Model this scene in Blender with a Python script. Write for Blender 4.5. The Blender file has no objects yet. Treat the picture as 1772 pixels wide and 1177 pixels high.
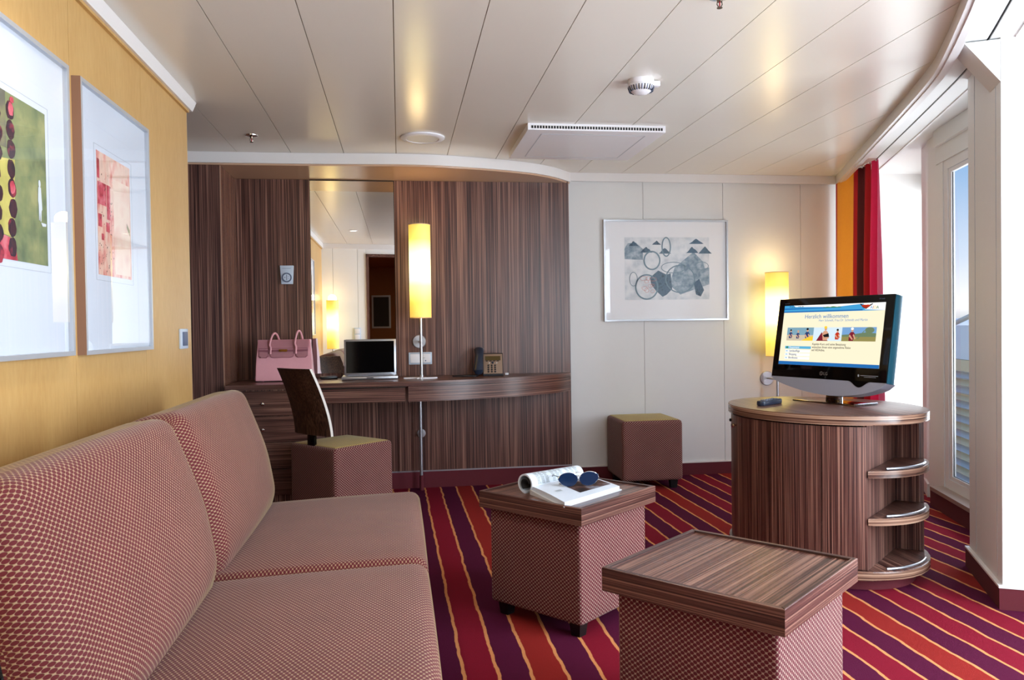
import bpy, bmesh, math, random
from mathutils import Vector, Matrix
random.seed(7)
SC = bpy.context.scene
COL = SC.collection
PI = math.pi
R = math.radians

# ------------------------------------------------------------------ camera
cam_d = bpy.data.cameras.new('camera')
cam = bpy.data.objects.new('camera', cam_d)
COL.objects.link(cam)
cam_d.sensor_fit = 'HORIZONTAL'
cam_d.sensor_width = 36.0
cam_d.lens = 1350.0 / 1772.0 * 36.0
cam_d.clip_start = 0.02
cam_d.clip_end = 500
YAW, PITCH, ROLL = R(8.2), R(1.0), R(0.83)
_f = Vector((math.sin(YAW) * math.cos(PITCH), math.cos(YAW) * math.cos(PITCH), -math.sin(PITCH)))
_r = Vector((math.cos(YAW), -math.sin(YAW), 0))
_u = _r.cross(_f)
_r2 = math.cos(ROLL) * _r - math.sin(ROLL) * _u
_u2 = math.sin(ROLL) * _r + math.cos(ROLL) * _u
m = Matrix.Identity(4)
for i in range(3):
    m[i][0], m[i][1], m[i][2] = _r2[i], _u2[i], -_f[i]
m[0][3], m[1][3], m[2][3] = 0, 0, 1.07
cam.matrix_world = m
SC.camera = cam

# ------------------------------------------------------------------ view, world, lights
SC.view_settings.view_transform = 'Standard'
SC.view_settings.look = 'None'
SC.view_settings.gamma = 1.0
SC.view_settings.use_curve_mapping = False
SC.view_settings.exposure = 0.12

def lin(c):
    out = []
    for v in c[:3]:
        v = v / 255.0
        out.append(v / 12.92 if v <= 0.04045 else ((v + 0.055) / 1.055) ** 2.4)
    return (*out, 1.0)

world = bpy.data.worlds.new('world')
SC.world = world
world.use_nodes = True
nt = world.node_tree
nt.nodes.clear()
wo = nt.nodes.new('ShaderNodeOutputWorld')
bg = nt.nodes.new('ShaderNodeBackground')
tc = nt.nodes.new('ShaderNodeTexCoord')
sp = nt.nodes.new('ShaderNodeSeparateXYZ')
rp = nt.nodes.new('ShaderNodeValToRGB')
nt.links.new(tc.outputs['Generated'], sp.inputs[0])
nt.links.new(sp.outputs['Z'], rp.inputs[0])
nt.links.new(rp.outputs[0], bg.inputs[0])
nt.links.new(bg.outputs[0], wo.inputs[0])
els = rp.color_ramp.elements
els[0].position = 0.0; els[0].color = lin((196, 205, 214))
els[1].position = 0.30; els[1].color = lin((92, 146, 205))
e = els.new(0.015); e.color = lin((250, 252, 255))
e = els.new(0.07); e.color = lin((205, 222, 243))
e = els.new(0.17); e.color = lin((140, 182, 226))
bg.inputs[1].default_value = 1.15

def area(name, loc, direction, sx, sy, power, col, spread=180):
    l = bpy.data.lights.new(name, 'AREA')
    l.shape = 'RECTANGLE'
    l.size, l.size_y = sx, sy
    l.energy = power
    l.color = col
    l.spread = R(spread)
    o = bpy.data.objects.new(name, l)
    COL.objects.link(o)
    o.location = loc
    o.rotation_euler = Vector(direction).to_track_quat('-Z', 'Y').to_euler()
    return o

# daylight arriving through the balcony glazing beyond the frame
area('window_daylight', (2.72, 0.98, 1.15), (-1, 0.12, -0.05), 1.7, 1.9, 164, (0.78, 0.89, 1.0))
sun_d = bpy.data.lights.new('sun', 'SUN'); sun_d.energy = 2.2; sun_d.angle = R(0.6); sun_d.color = (1.0, 0.96, 0.9)
sun = bpy.data.objects.new('sun', sun_d); COL.objects.link(sun)
sun.rotation_euler = Vector((0.15, 0.80, -0.58)).to_track_quat('-Z', 'Y').to_euler()
area('bay_daylight', (4.33, 4.72, 1.15), (-0.85, 0.42, 0), 0.7, 1.7, 34, (0.92, 0.96, 1.0))
area('balcony_daylight', (3.35, 3.25, 1.1), (-0.8, 0.38, 0.45), 0.4, 1.6, 27, (0.84, 0.92, 1.0))
area('bedroom_fill', (1.2, -1.6, 2.05), (0, 0, -1), 0.3, 0.3, 6, (1.0, 0.72, 0.42))  # unseen warm fill added to lift the dark doorway

# ------------------------------------------------------------------ materials
MATS = {}
def nmat(name):
    mt = bpy.data.materials.new(name)
    mt.use_nodes = True
    b = mt.node_tree.nodes['Principled BSDF']
    return mt, mt.node_tree, b

def plain(name, col, rough=0.5, metal=0.0, noise=0.0, nscale=40.0, spec=0.5, bump=0.0, coat=0.0, emis=None, estr=0.0):
    mt, t, b = nmat(name)
    b.inputs['Base Color'].default_value = lin(col)
    b.inputs['Roughness'].default_value = rough
    b.inputs['Metallic'].default_value = metal
    b.inputs['Specular IOR Level'].default_value = spec
    b.inputs['Coat Weight'].default_value = coat
    if noise or bump:
        c = t.nodes.new('ShaderNodeTexCoord')
        n = t.nodes.new('ShaderNodeTexNoise')
        n.inputs['Scale'].default_value = nscale
        n.inputs['Detail'].default_value = 4
        t.links.new(c.outputs['Object'], n.inputs['Vector'])
        if noise:
            mr = t.nodes.new('ShaderNodeMapRange')
            mr.inputs['To Min'].default_value = 1 - noise
            mr.inputs['To Max'].default_value = 1 + noise
            t.links.new(n.outputs['Fac'], mr.inputs['Value'])
            h = t.nodes.new('ShaderNodeHueSaturation')
            h.inputs['Color'].default_value = lin(col)
            t.links.new(mr.outputs[0], h.inputs['Value'])
            t.links.new(h.outputs[0], b.inputs['Base Color'])
        if bump:
            bp = t.nodes.new('ShaderNodeBump')
            bp.inputs['Strength'].default_value = bump
            bp.inputs['Distance'].default_value = 0.001
            t.links.new(n.outputs['Fac'], bp.inputs['Height'])
            t.links.new(bp.outputs[0], b.inputs['Normal'])
    if emis:
        b.inputs['Emission Color'].default_value = lin(emis)
        b.inputs['Emission Strength'].default_value = estr
    return mt

def wood(name, axis, dark=(44, 24, 22), mid=(86, 53, 46), light=(148, 110, 94), rough=0.30, fine=1.7, spec=0.5):
    """striped veneer, grain running along the given object axis"""
    mt, t, b = nmat(name)
    c = t.nodes.new('ShaderNodeTexCoord')
    mp = t.nodes.new('ShaderNodeMapping')
    s = [1.0, 1.0, 1.0]
    for q in axis: s['xyz'.index(q)] = 0.006
    mp.inputs['Scale'].default_value = s
    t.links.new(c.outputs['Object'], mp.inputs['Vector'])
    def noise(scale, det, dist=0.0):
        n = t.nodes.new('ShaderNodeTexNoise')
        n.inputs['Scale'].default_value = scale
        n.inputs['Detail'].default_value = det
        n.inputs['Distortion'].default_value = dist
        t.links.new(mp.outputs[0], n.inputs['Vector'])
        return n
    n1 = noise(125 * fine, 3)
    n2 = noise(22 * fine, 2)
    ad = t.nodes.new('ShaderNodeMath'); ad.operation = 'MULTIPLY_ADD'
    ad.inputs[1].default_value = 0.32
    t.links.new(n2.outputs['Fac'], ad.inputs[0])
    m2 = t.nodes.new('ShaderNodeMath'); m2.operation = 'MULTIPLY'; m2.inputs[1].default_value = 0.93
    t.links.new(n1.outputs['Fac'], m2.inputs[0])
    t.links.new(m2.outputs[0], ad.inputs[2])
    r = t.nodes.new('ShaderNodeValToRGB')
    r.color_ramp.elements[0].position = 0.47; r.color_ramp.elements[0].color = lin(dark)
    r.color_ramp.elements[1].position = 0.80; r.color_ramp.elements[1].color = lin(light)
    e = r.color_ramp.elements.new(0.62); e.color = lin(mid)
    t.links.new(ad.outputs[0], r.inputs[0])
    t.links.new(r.outputs[0], b.inputs['Base Color'])
    b.inputs['Roughness'].default_value = rough
    b.inputs['Specular IOR Level'].default_value = spec
    bp = t.nodes.new('ShaderNodeBump')
    bp.inputs['Strength'].default_value = 0.25
    bp.inputs['Distance'].default_value = 0.0006
    t.links.new(n1.outputs['Fac'], bp.inputs['Height'])
    t.links.new(bp.outputs[0], b.inputs['Normal'])
    return mt

def weave(name, pu, pv, dot=(94, 20, 28), net=(166, 138, 108), edge=(160, 146, 90), rad=0.35, edge_amt=0.7):
    """honeycomb net over dark red: staggered ovals in UV metres"""
    mt, t, b = nmat(name)
    L = t.links
    c = t.nodes.new('ShaderNodeTexCoord')
    def vm(op, a, bb=None):
        n = t.nodes.new('ShaderNodeVectorMath'); n.operation = op
        L.new(a, n.inputs[0])
        if bb is not None: n.inputs[1].default_value = bb
        return n.outputs[0]
    p = vm('MULTIPLY', c.outputs['UV'], (1 / pu, 1 / pv, 0))
    def lat(off):
        q = vm('ADD', p, (off, off, 0))
        q = vm('FRACTION', q)
        q = vm('SUBTRACT', q, (0.5, 0.5, 0))
        n = t.nodes.new('ShaderNodeVectorMath'); n.operation = 'LENGTH'
        L.new(q, n.inputs[0])
        return n.outputs['Value']
    mn = t.nodes.new('ShaderNodeMath'); mn.operation = 'MINIMUM'
    L.new(lat(10.0), mn.inputs[0]); L.new(lat(10.5), mn.inputs[1])
    mr = t.nodes.new('ShaderNodeMapRange'); mr.interpolation_type = 'SMOOTHSTEP'
    mr.inputs['From Min'].default_value = rad - 0.06
    mr.inputs['From Max'].default_value = rad + 0.05
    L.new(mn.outputs[0], mr.inputs['Value'])
    # grazing: the raised net hides the ovals between the threads
    lw = t.nodes.new('ShaderNodeLayerWeight'); lw.inputs['Blend'].default_value = 0.5
    pw = t.nodes.new('ShaderNodeMapRange')
    pw.inputs['From Min'].default_value = 0.86; pw.inputs['From Max'].default_value = 1.0
    pw.inputs['To Max'].default_value = edge_amt
    L.new(lw.outputs['Facing'], pw.inputs['Value'])
    mx = t.nodes.new('ShaderNodeMix'); mx.data_type = 'RGBA'
    mx.inputs[6].default_value = lin(dot); mx.inputs[7].default_value = lin(net)
    L.new(mr.outputs[0], mx.inputs[0])
    m2 = t.nodes.new('ShaderNodeMix'); m2.data_type = 'RGBA'
    m2.inputs[7].default_value = lin(edge)
    L.new(pw.outputs[0], m2.inputs[0]); L.new(mx.outputs[2], m2.inputs[6])
    n = t.nodes.new('ShaderNodeTexNoise'); n.inputs['Scale'].default_value = 9
    L.new(c.outputs['Object'], n.inputs['Vector'])
    v = t.nodes.new('ShaderNodeMapRange'); v.inputs['To Min'].default_value = 0.86; v.inputs['To Max'].default_value = 1.14
    L.new(n.outputs['Fac'], v.inputs['Value'])
    h = t.nodes.new('ShaderNodeHueSaturation')
    L.new(m2.outputs[2], h.inputs['Color']); L.new(v.outputs[0], h.inputs['Value'])
    L.new(h.outputs[0], b.inputs['Base Color'])
    b.inputs['Roughness'].default_value = 0.75
    b.inputs['Sheen Weight'].default_value = 0.15
    b.inputs['Specular IOR Level'].default_value = 0.3
    bp = t.nodes.new('ShaderNodeBump'); bp.inputs['Strength'].default_value = 0.6; bp.inputs['Distance'].default_value = 0.0015
    L.new(mr.outputs[0], bp.inputs['Height']); L.new(bp.outputs[0], b.inputs['Normal'])
    return mt

def carpet():
    mt, t, b = nmat('striped_carpet')
    L = t.links
    c = t.nodes.new('ShaderNodeTexCoord')
    s = t.nodes.new('ShaderNodeSeparateXYZ'); L.new(c.outputs['Object'], s.inputs[0])
    def mth(op, a, bb=None, cc=None):
        n = t.nodes.new('ShaderNodeMath'); n.operation = op
        for i, v in enumerate((a, bb, cc)):
            if v is None: continue
            if isinstance(v, (int, float)): n.inputs[i].default_value = v
            else: L.new(v, n.inputs[i])
        return n.outputs[0]
    nz = t.nodes.new('ShaderNodeTexNoise'); nz.inputs['Scale'].default_value = 9; nz.inputs['Detail'].default_value = 6
    L.new(c.outputs['Object'], nz.inputs['Vector'])
    wob = mth('MULTIPLY', mth('SUBTRACT', nz.outputs['Fac'], 0.5), 0.022)
    skew = mth('MULTIPLY', mth('SUBTRACT', s.outputs['Y'], 2.4), 0.010)
    u = mth('DIVIDE', mth('ADD', mth('ADD', mth('ADD', s.outputs['X'], wob), skew), -0.178 + 0.104 * 60), 0.104)
    fr = mth('FRACT', u)
    idx = mth('SUBTRACT', u, fr)
    # position in the six-stripe repeat
    six = mth('FRACT', mth('DIVIDE', mth('ADD', idx, 0.5), 6.0))
    rp = t.nodes.new('ShaderNodeValToRGB'); rp.color_ramp.interpolation = 'CONSTANT'
    crim, purp, oran = lin((124, 20, 40)), lin((80, 17, 48)), lin((138, 36, 32))
    seq = [crim, purp, oran, purp, crim, purp]
    el = rp.color_ramp.elements
    el[0].position = 0; el[0].color = seq[0]
    el[1].position = 1 / 6; el[1].color = seq[1]
    for k in range(2, 6):
        q = el.new(k / 6); q.color = seq[k]
    L.new(six, rp.inputs[0])
    # thin tan line centred on fr = 0
    d = mth('ABSOLUTE', mth('SUBTRACT', mth('FRACT', mth('ADD', u, 0.5)), 0.5))
    mr = t.nodes.new('ShaderNodeMapRange')
    mr.inputs['From Min'].default_value = 0.046; mr.inputs['From Max'].default_value = 0.062
    mr.inputs['To Min'].default_value = 1; mr.inputs['To Max'].default_value = 0
    L.new(d, mr.inputs['Value'])
    mx = t.nodes.new('ShaderNodeMix'); mx.data_type = 'RGBA'
    mx.inputs[7].default_value = lin((210, 140, 88))
    L.new(mr.outputs[0], mx.inputs[0]); L.new(rp.outputs[0], mx.inputs[6])
    n2 = t.nodes.new('ShaderNodeTexNoise'); n2.inputs['Scale'].default_value = 380
    L.new(c.outputs['Object'], n2.inputs['Vector'])
    v = t.nodes.new('ShaderNodeMapRange'); v.inputs['To Min'].default_value = 0.75; v.inputs['To Max'].default_value = 1.25
    L.new(n2.outputs['Fac'], v.inputs['Value'])
    h = t.nodes.new('ShaderNodeHueSaturation')
    L.new(mx.outputs[2], h.inputs['Color']); L.new(v.outputs[0], h.inputs['Value'])
    L.new(h.outputs[0], b.inputs['Base Color'])
    b.inputs['Roughness'].default_value = 0.95
    b.inputs['Specular IOR Level'].default_value = 0.1
    bp = t.nodes.new('ShaderNodeBump'); bp.inputs['Strength'].default_value = 0.5; bp.inputs['Distance'].default_value = 0.003
    L.new(n2.outputs['Fac'], bp.inputs['Height']); L.new(bp.outputs[0], b.inputs['Normal'])
    return mt

def glass(name, tint=(1, 1, 1, 1), refl=1.0, dens=0.0):
    """thin pane: mostly see-through with a mirror-like fresnel share"""
    mt = bpy.data.materials.new(name); mt.use_nodes = True
    t = mt.node_tree; t.nodes.clear()
    o = t.nodes.new('ShaderNodeOutputMaterial')
    tr = t.nodes.new('ShaderNodeBsdfTransparent'); tr.inputs[0].default_value = tint
    gl = t.nodes.new('ShaderNodeBsdfGlossy'); gl.inputs['Roughness'].default_value = 0.0
    fr = t.nodes.new('ShaderNodeFresnel'); fr.inputs[0].default_value = 1.5
    mu = t.nodes.new('ShaderNodeMath'); mu.operation = 'MULTIPLY'; mu.inputs[1].default_value = refl; mu.use_clamp = True
    mx = t.nodes.new('ShaderNodeMixShader')
    ge = t.nodes.new('ShaderNodeNewGeometry'); inv = t.nodes.new('ShaderNodeMath'); inv.operation = 'SUBTRACT'; inv.inputs[0].default_value = 1.0
    m2 = t.nodes.new('ShaderNodeMath'); m2.operation = 'MULTIPLY'
    t.links.new(ge.outputs['Backfacing'], inv.inputs[1])
    t.links.new(fr.outputs[0], mu.inputs[0]); t.links.new(mu.outputs[0], m2.inputs[0]); t.links.new(inv.outputs[0], m2.inputs[1])
    t.links.new(m2.outputs[0], mx.inputs[0])
    t.links.new(tr.outputs[0], mx.inputs[1]); t.links.new(gl.outputs[0], mx.inputs[2])
    t.links.new(mx.outputs[0], o.inputs[0])
    return mt

def blot(name, cols, scale=8.0, stretch=(1, 1, 1), detail=6, rough=0.6, emis=0.0):
    """paint-like blotches between several colours"""
    mt, t, b = nmat(name)
    c = t.nodes.new('ShaderNodeTexCoord'); mp = t.nodes.new('ShaderNodeMapping')
    mp.inputs['Scale'].default_value = stretch
    n = t.nodes.new('ShaderNodeTexNoise'); n.inputs['Scale'].default_value = scale; n.inputs['Detail'].default_value = detail
    t.links.new(c.outputs['Object'], mp.inputs[0]); t.links.new(mp.outputs[0], n.inputs['Vector'])
    r = t.nodes.new('ShaderNodeValToRGB'); el = r.color_ramp.elements
    k = len(cols)
    el[0].position = 0.32; el[0].color = lin(cols[0]); el[1].position = 0.68; el[1].color = lin(cols[-1])
    for i in range(1, k - 1):
        q = el.new(0.32 + 0.36 * i / (k - 1)); q.color = lin(cols[i])
    t.links.new(n.outputs['Fac'], r.inputs[0]); t.links.new(r.outputs[0], b.inputs['Base Color'])
    b.inputs['Roughness'].default_value = rough
    if emis:
        b.inputs['Base Color'].default_value = (0, 0, 0, 1)
        for l in list(b.inputs['Base Color'].links): t.links.remove(l)
        t.links.new(r.outputs[0], b.inputs['Emission Color'])
        b.inputs['Emission Strength'].default_value = emis
    return mt

def orange_laminate():
    mt, t, b = nmat('ochre_veneer')
    c = t.nodes.new('ShaderNodeTexCoord'); mp = t.nodes.new('ShaderNodeMapping')
    mp.inputs['Scale'].default_value = (1, 1, 0.22)
    n = t.nodes.new('ShaderNodeTexNoise'); n.inputs['Scale'].default_value = 90; n.inputs['Detail'].default_value = 4
    n2 = t.nodes.new('ShaderNodeTexNoise'); n2.inputs['Scale'].default_value = 5
    t.links.new(c.outputs['Object'], mp.inputs[0]); t.links.new(mp.outputs[0], n.inputs['Vector']); t.links.new(mp.outputs[0], n2.inputs['Vector'])
    ad = t.nodes.new('ShaderNodeMath'); ad.operation = 'ADD'
    t.links.new(n.outputs['Fac'], ad.inputs[0]); t.links.new(n2.outputs['Fac'], ad.inputs[1])
    r = t.nodes.new('ShaderNodeValToRGB')
    r.color_ramp.elements[0].position = 0.3; r.color_ramp.elements[0].color = lin((188, 146, 86))
    r.color_ramp.elements[1].position = 0.75; r.color_ramp.elements[1].color = lin((206, 168, 108))
    hf = t.nodes.new('ShaderNodeMath'); hf.operation = 'MULTIPLY'; hf.inputs[1].default_value = 0.5
    t.links.new(ad.outputs[0], hf.inputs[0]); t.links.new(hf.outputs[0], r.inputs[0]); t.links.new(r.outputs[0], b.inputs['Base Color'])
    b.inputs['Roughness'].default_value = 0.42
    return mt

M = {
    'carpet': carpet(),
    'carpet_trim': plain('burgundy_base', (92, 22, 34), 0.85, noise=0.12, nscale=200),
    'cream_wall': plain('cream_wall', (222, 222, 220), 0.5, noise=0.015, nscale=15),
    'white_wall': plain('white_wall', (236, 236, 234), 0.5, noise=0.012, nscale=25),
    'ceiling': plain('satin_ceiling_panel', (226, 220, 208), 0.24, noise=0.012, nscale=6, spec=0.65),
    'ceil_back': plain('ceiling_joint', (150, 128, 104), 0.7),
    'white_trim': plain('white_trim', (228, 224, 222), 0.35),
    'ochre': orange_laminate(),
    'ochre_edge': plain('ochre_end_edge', (226, 200, 150), 0.4),
    'wood_v': wood('veneer_upright', 'z'),
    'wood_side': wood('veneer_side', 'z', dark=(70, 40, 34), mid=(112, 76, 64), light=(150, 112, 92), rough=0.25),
    'wood_h': wood('veneer_crosswise', 'x'),
    'wood_y': wood('veneer_lengthwise', 'y'),
    'wood_rim': wood('veneer_round_edge', 'xy'),
    'wood_matt': wood('veneer_matt_inside', 'z', rough=0.7, spec=0.2),
    'wood_chair': wood('veneer_chair', 'z', dark=(40, 24, 18), mid=(74, 50, 38), light=(118, 90, 70), rough=0.35, fine=1.6),
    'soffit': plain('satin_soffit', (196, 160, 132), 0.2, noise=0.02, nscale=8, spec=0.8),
    'mirror': plain('mirror_silver', (232, 232, 232), 0.0, metal=1.0),
    'sofa': weave('sofa_weave', 0.0165, 0.0105),
    'cube': weave('cube_weave', 0.0165, 0.0135, dot=(92, 20, 30), net=(170, 144, 128), rad=0.35),
    'black': plain('black_plastic', (14, 14, 15), 0.3),
    'black_leg': plain('black_leg', (12, 10, 10), 0.45),
    'gloss_black': plain('gloss_black', (8, 8, 9), 0.06, spec=0.3),
    'alu': plain('brushed_aluminium', (186, 190, 198), 0.3, metal=0.85),
    'silver': plain('silver_paint', (170, 174, 192), 0.35, metal=0.15),
    'chrome': plain('chrome', (220, 222, 226), 0.06, metal=1.0),
    'chrome_dark': plain('smoked_chrome', (120, 104, 92), 0.08, metal=1.0),
    'frame': plain('pale_metal_frame', (196, 200, 206), 0.3, metal=0.5),
    'frame_side': plain('frame_side', (150, 116, 98), 0.45),
    'mat': plain('mount_card', (206, 214, 226), 0.8),
    'mat_white': plain('white_mount_card', (246, 247, 250), 0.8),
    'mat_line': plain('mount_bevel', (176, 184, 194), 0.8),
    'pic_glass': glass('picture_glass', refl=0.9),
    'pane': glass('window_glass', refl=0.8),
    'pvc': plain('white_window_frame', (236, 236, 236), 0.35),
    'sill': plain('metal_sill', (168, 150, 140), 0.3, metal=0.4),
    'pink': plain('pink_leather', (222, 158, 166), 0.45, noise=0.04, nscale=120, bump=0.15),
    'pink_dark': plain('pink_leather_dark', (176, 108, 122), 0.5),
    'gold': plain('brass', (190, 140, 70), 0.25, metal=1.0),
    'page': plain('magazine_paper', (214, 224, 236), 0.35),
    'page_edge': plain('paper_edge', (206, 208, 212), 0.7, noise=0.1, nscale=400),
    'ink': plain('grey_print', (120, 128, 120), 0.6),
    'ink_dark': plain('dark_print', (60, 60, 62), 0.6),
    'lens': plain('dark_lens', (16, 34, 62), 0.12, spec=0.35),
    'phone_blue': plain('dark_blue_plastic', (34, 44, 62), 0.3),
    'phone_dark': plain('charcoal_plastic', (30, 32, 40), 0.35),
    'phone_face': plain('taupe_face', (150, 126, 108), 0.4),
    'lcd': plain('lcd_screen', (84, 70, 38), 0.2),
    'plate': plain('pale_switch_plate', (196, 210, 226), 0.35),
    'plate_dark': plain('blue_grey_ring', (92, 104, 130), 0.5),
    'white_plastic': plain('white_plastic', (232, 230, 234), 0.4),
    'vent_dark': plain('vent_dark', (24, 26, 28), 0.8),
    'curt_gold': plain('gold_curtain', (212, 156, 66), 0.75, noise=0.05, nscale=60),
    'curt_red': plain('red_curtain', (168, 32, 42), 0.75, noise=0.05, nscale=60),
    'curt_dark': plain('maroon_curtain', (96, 26, 34), 0.75),
    'curt_pink': plain('magenta_curtain', (216, 62, 112), 0.7, noise=0.05, nscale=60),
    'bed_wall': plain('amber_bedroom_wall', (170, 112, 62), 0.6),
    'deck': plain('balcony_deck', (205, 196, 182), 0.8, noise=0.1, nscale=20),
    'out_white': plain('white_hull', (245, 247, 250), 0.5, noise=0.02, nscale=4),
    'slat_tan': plain('tan_slat', (238, 212, 168), 0.6),
    'slat_grey': plain('grey_slat', (206, 204, 202), 0.6),
    'rail': plain('grey_rail', (188, 190, 186), 0.35, metal=0.3),
}

def lamp_shade_mat():
    mt = bpy.data.materials.new('glowing_lamp_shade'); mt.use_nodes = True
    t = mt.node_tree; b = t.nodes['Principled BSDF']
    b.inputs['Base Color'].default_value = lin((240, 214, 120))
    b.inputs['Roughness'].default_value = 0.6
    c = t.nodes.new('ShaderNodeTexCoord'); s = t.nodes.new('ShaderNodeSeparateXYZ')
    t.links.new(c.outputs['Generated'], s.inputs[0])
    r = t.nodes.new('ShaderNodeValToRGB'); el = r.color_ramp.elements
    el[0].position = 0.0; el[0].color = (0.72, 0.43, 0.07, 1)
    el[1].position = 1.0; el[1].color = (0.70, 0.42, 0.06, 1)
    for p, col in ((0.16, (1.0, 0.66, 0.08, 1)), (0.34, (2.0, 1.6, 0.45, 1)), (0.5, (3.6, 3.1, 1.5, 1)), (0.66, (3.0, 2.5, 1.0, 1)), (0.84, (1.1, 0.76, 0.12, 1))):
        q = el.new(p); q.color = col
    t.links.new(s.outputs['Z'], r.inputs[0]); t.links.new(r.outputs[0], b.inputs['Emission Color'])
    b.inputs['Emission Strength'].default_value = 1.0
    return mt
M['shade'] = lamp_shade_mat()

# ------------------------------------------------------------------ object helpers
def finish(bm, name, mat, parent=None, smooth=False, loc=None, rot=None, angle=40):
    bmesh.ops.recalc_face_normals(bm, faces=bm.faces[:])
    me = bpy.data.meshes.new(name)
    bm.to_mesh(me); bm.free()
    mats = mat if isinstance(mat, (list, tuple)) else [mat]
    for q in mats: me.materials.append(q)
    if smooth:
        for p in me.polygons: p.use_smooth = True
        me.set_sharp_from_angle(angle=R(angle))
    o = bpy.data.objects.new(name, me)
    COL.objects.link(o)
    if parent is not None: o.parent = parent
    if loc is not None: o.location = loc
    if rot is not None: o.rotation_euler = rot
    return o

def tag(o, label, cat, group=None):
    o['label'] = label; o['category'] = cat
    if group: o['group'] = group
    return o

def thing(name, label, cat, loc=(0, 0, 0), rotz=0.0, group=None):
    o = bpy.data.objects.new(name, None)
    COL.objects.link(o)
    o.location = loc; o.rotation_euler = (0, 0, rotz)
    return tag(o, label, cat, group)

def struct(o):
    o['kind'] = 'structure'
    return o

def holder(name, loc=(0, 0, 0), rotz=0.0, parent=None):
    o = bpy.data.objects.new(name, None)
    COL.objects.link(o); o.location = loc; o.rotation_euler = (0, 0, rotz)
    if parent is not None: o.parent = parent
    return o

def bm_box(bm, x0, x1, y0, y1, z0, z1, mi=0):
    vs = [bm.verts.new(p) for p in ((x0, y0, z0), (x1, y0, z0), (x1, y1, z0), (x0, y1, z0), (x0, y0, z1), (x1, y0, z1), (x1, y1, z1), (x0, y1, z1))]
    for f in ((0, 3, 2, 1), (4, 5, 6, 7), (0, 1, 5, 4), (1, 2, 6, 5), (2, 3, 7, 6), (3, 0, 4, 7)):
        bm.faces.new([vs[i] for i in f]).material_index = mi
    return vs

def box(name, x0, x1, y0, y1, z0, z1, mat, parent=None, bevel=0.0, seg=2, loc=None, rot=None):
    bm = bmesh.new()
    bm_box(bm, x0, x1, y0, y1, z0, z1)
    if bevel:
        bmesh.ops.bevel(bm, geom=bm.edges[:], offset=bevel, segments=seg, profile=0.5, affect='EDGES')
    return finish(bm, name, mat, parent, smooth=bool(bevel), loc=loc, rot=rot)

def prism(name, pts, z0, z1, mat, parent=None, bevel=0.0, seg=2, axis='z', loc=None, rot=None, smooth=None):
    """extrude a plan polygon; axis says along which axis it is extruded"""
    bm = bmesh.new()
    def P(a, b, c):
        return {'z': (a, b, c), 'y': (a, c, b), 'x': (c, a, b)}[axis]
    lo = [bm.verts.new(P(x, y, z0)) for x, y in pts]
    hi = [bm.verts.new(P(x, y, z1)) for x, y in pts]
    n = len(pts)
    bm.faces.new(lo[::-1]); bm.faces.new(hi)
    for i in range(n):
        bm.faces.new((lo[i], lo[(i + 1) % n], hi[(i + 1) % n], hi[i]))
    if bevel:
        es = [e for e in bm.edges if any(len(f.verts) > 4 or f in (bm.faces[:2]) for f in e.link_faces)] if n > 8 else bm.edges[:]
        bmesh.ops.bevel(bm, geom=es, offset=bevel, segments=seg, profile=0.5, affect='EDGES')
    return finish(bm, name, mat, parent, smooth=(bool(bevel) or n > 10) if smooth is None else smooth, loc=loc, rot=rot, angle=35)

def bm_tube(bm, pts, r, seg=12, cap=True):
    """round bar along a polyline"""
    pts = [Vector(p) for p in pts]
    rings = []
    prev = None
    for i, p in enumerate(pts):
        d = (pts[min(i + 1, len(pts) - 1)] - pts[max(i - 1, 0)]).normalized()
        if prev is None:
            a = Vector((0, 0, 1)) if abs(d.z) < 0.9 else Vector((1, 0, 0))
            u = d.cross(a).normalized()
        else:
            u = (prev - d * prev.dot(d)).normalized()
        prev = u
        v = d.cross(u)
        rr = r[i] if isinstance(r, (list, tuple)) else r
        rings.append([bm.verts.new(p + rr * (math.cos(2 * PI * k / seg) * u + math.sin(2 * PI * k / seg) * v)) for k in range(seg)])
    for a, b in zip(rings, rings[1:]):
        for k in range(seg):
            bm.faces.new((a[k], a[(k + 1) % seg], b[(k + 1) % seg], b[k]))
    if cap:
        bm.faces.new(rings[0][::-1]); bm.faces.new(rings[-1])

def tube(name, pts, r, mat, parent=None, seg=12, loc=None, rot=None):
    bm = bmesh.new(); bm_tube(bm, pts, r, seg)
    return finish(bm, name, mat, parent, smooth=True, loc=loc, rot=rot)

def lathe(name, prof, mat, parent=None, seg=32, loc=None, rot=None, closed=True):
    bm = bmesh.new()
    rings = []
    for r, z in prof:
        if r < 1e-6: rings.append([bm.verts.new((0, 0, z))])
        else: rings.append([bm.verts.new((r * math.cos(2 * PI * k / seg), r * math.sin(2 * PI * k / seg), z)) for k in range(seg)])
    for a, b in zip(rings, rings[1:]):
        for k in range(seg):
            k2 = (k + 1) % seg
            if len(a) == 1 and len(b) == 1: continue
            if len(a) == 1: bm.faces.new((a[0], b[k], b[k2]))
            elif len(b) == 1: bm.faces.new((a[k], a[k2], b[0]))
            else: bm.faces.new((a[k], a[k2], b[k2], b[k]))
    if closed:
        if len(rings[0]) > 1: bm.faces.new(rings[0][::-1])
        if len(rings[-1]) > 1: bm.faces.new(rings[-1])
    return finish(bm, name, mat, parent, smooth=True, loc=loc, rot=rot)

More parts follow.
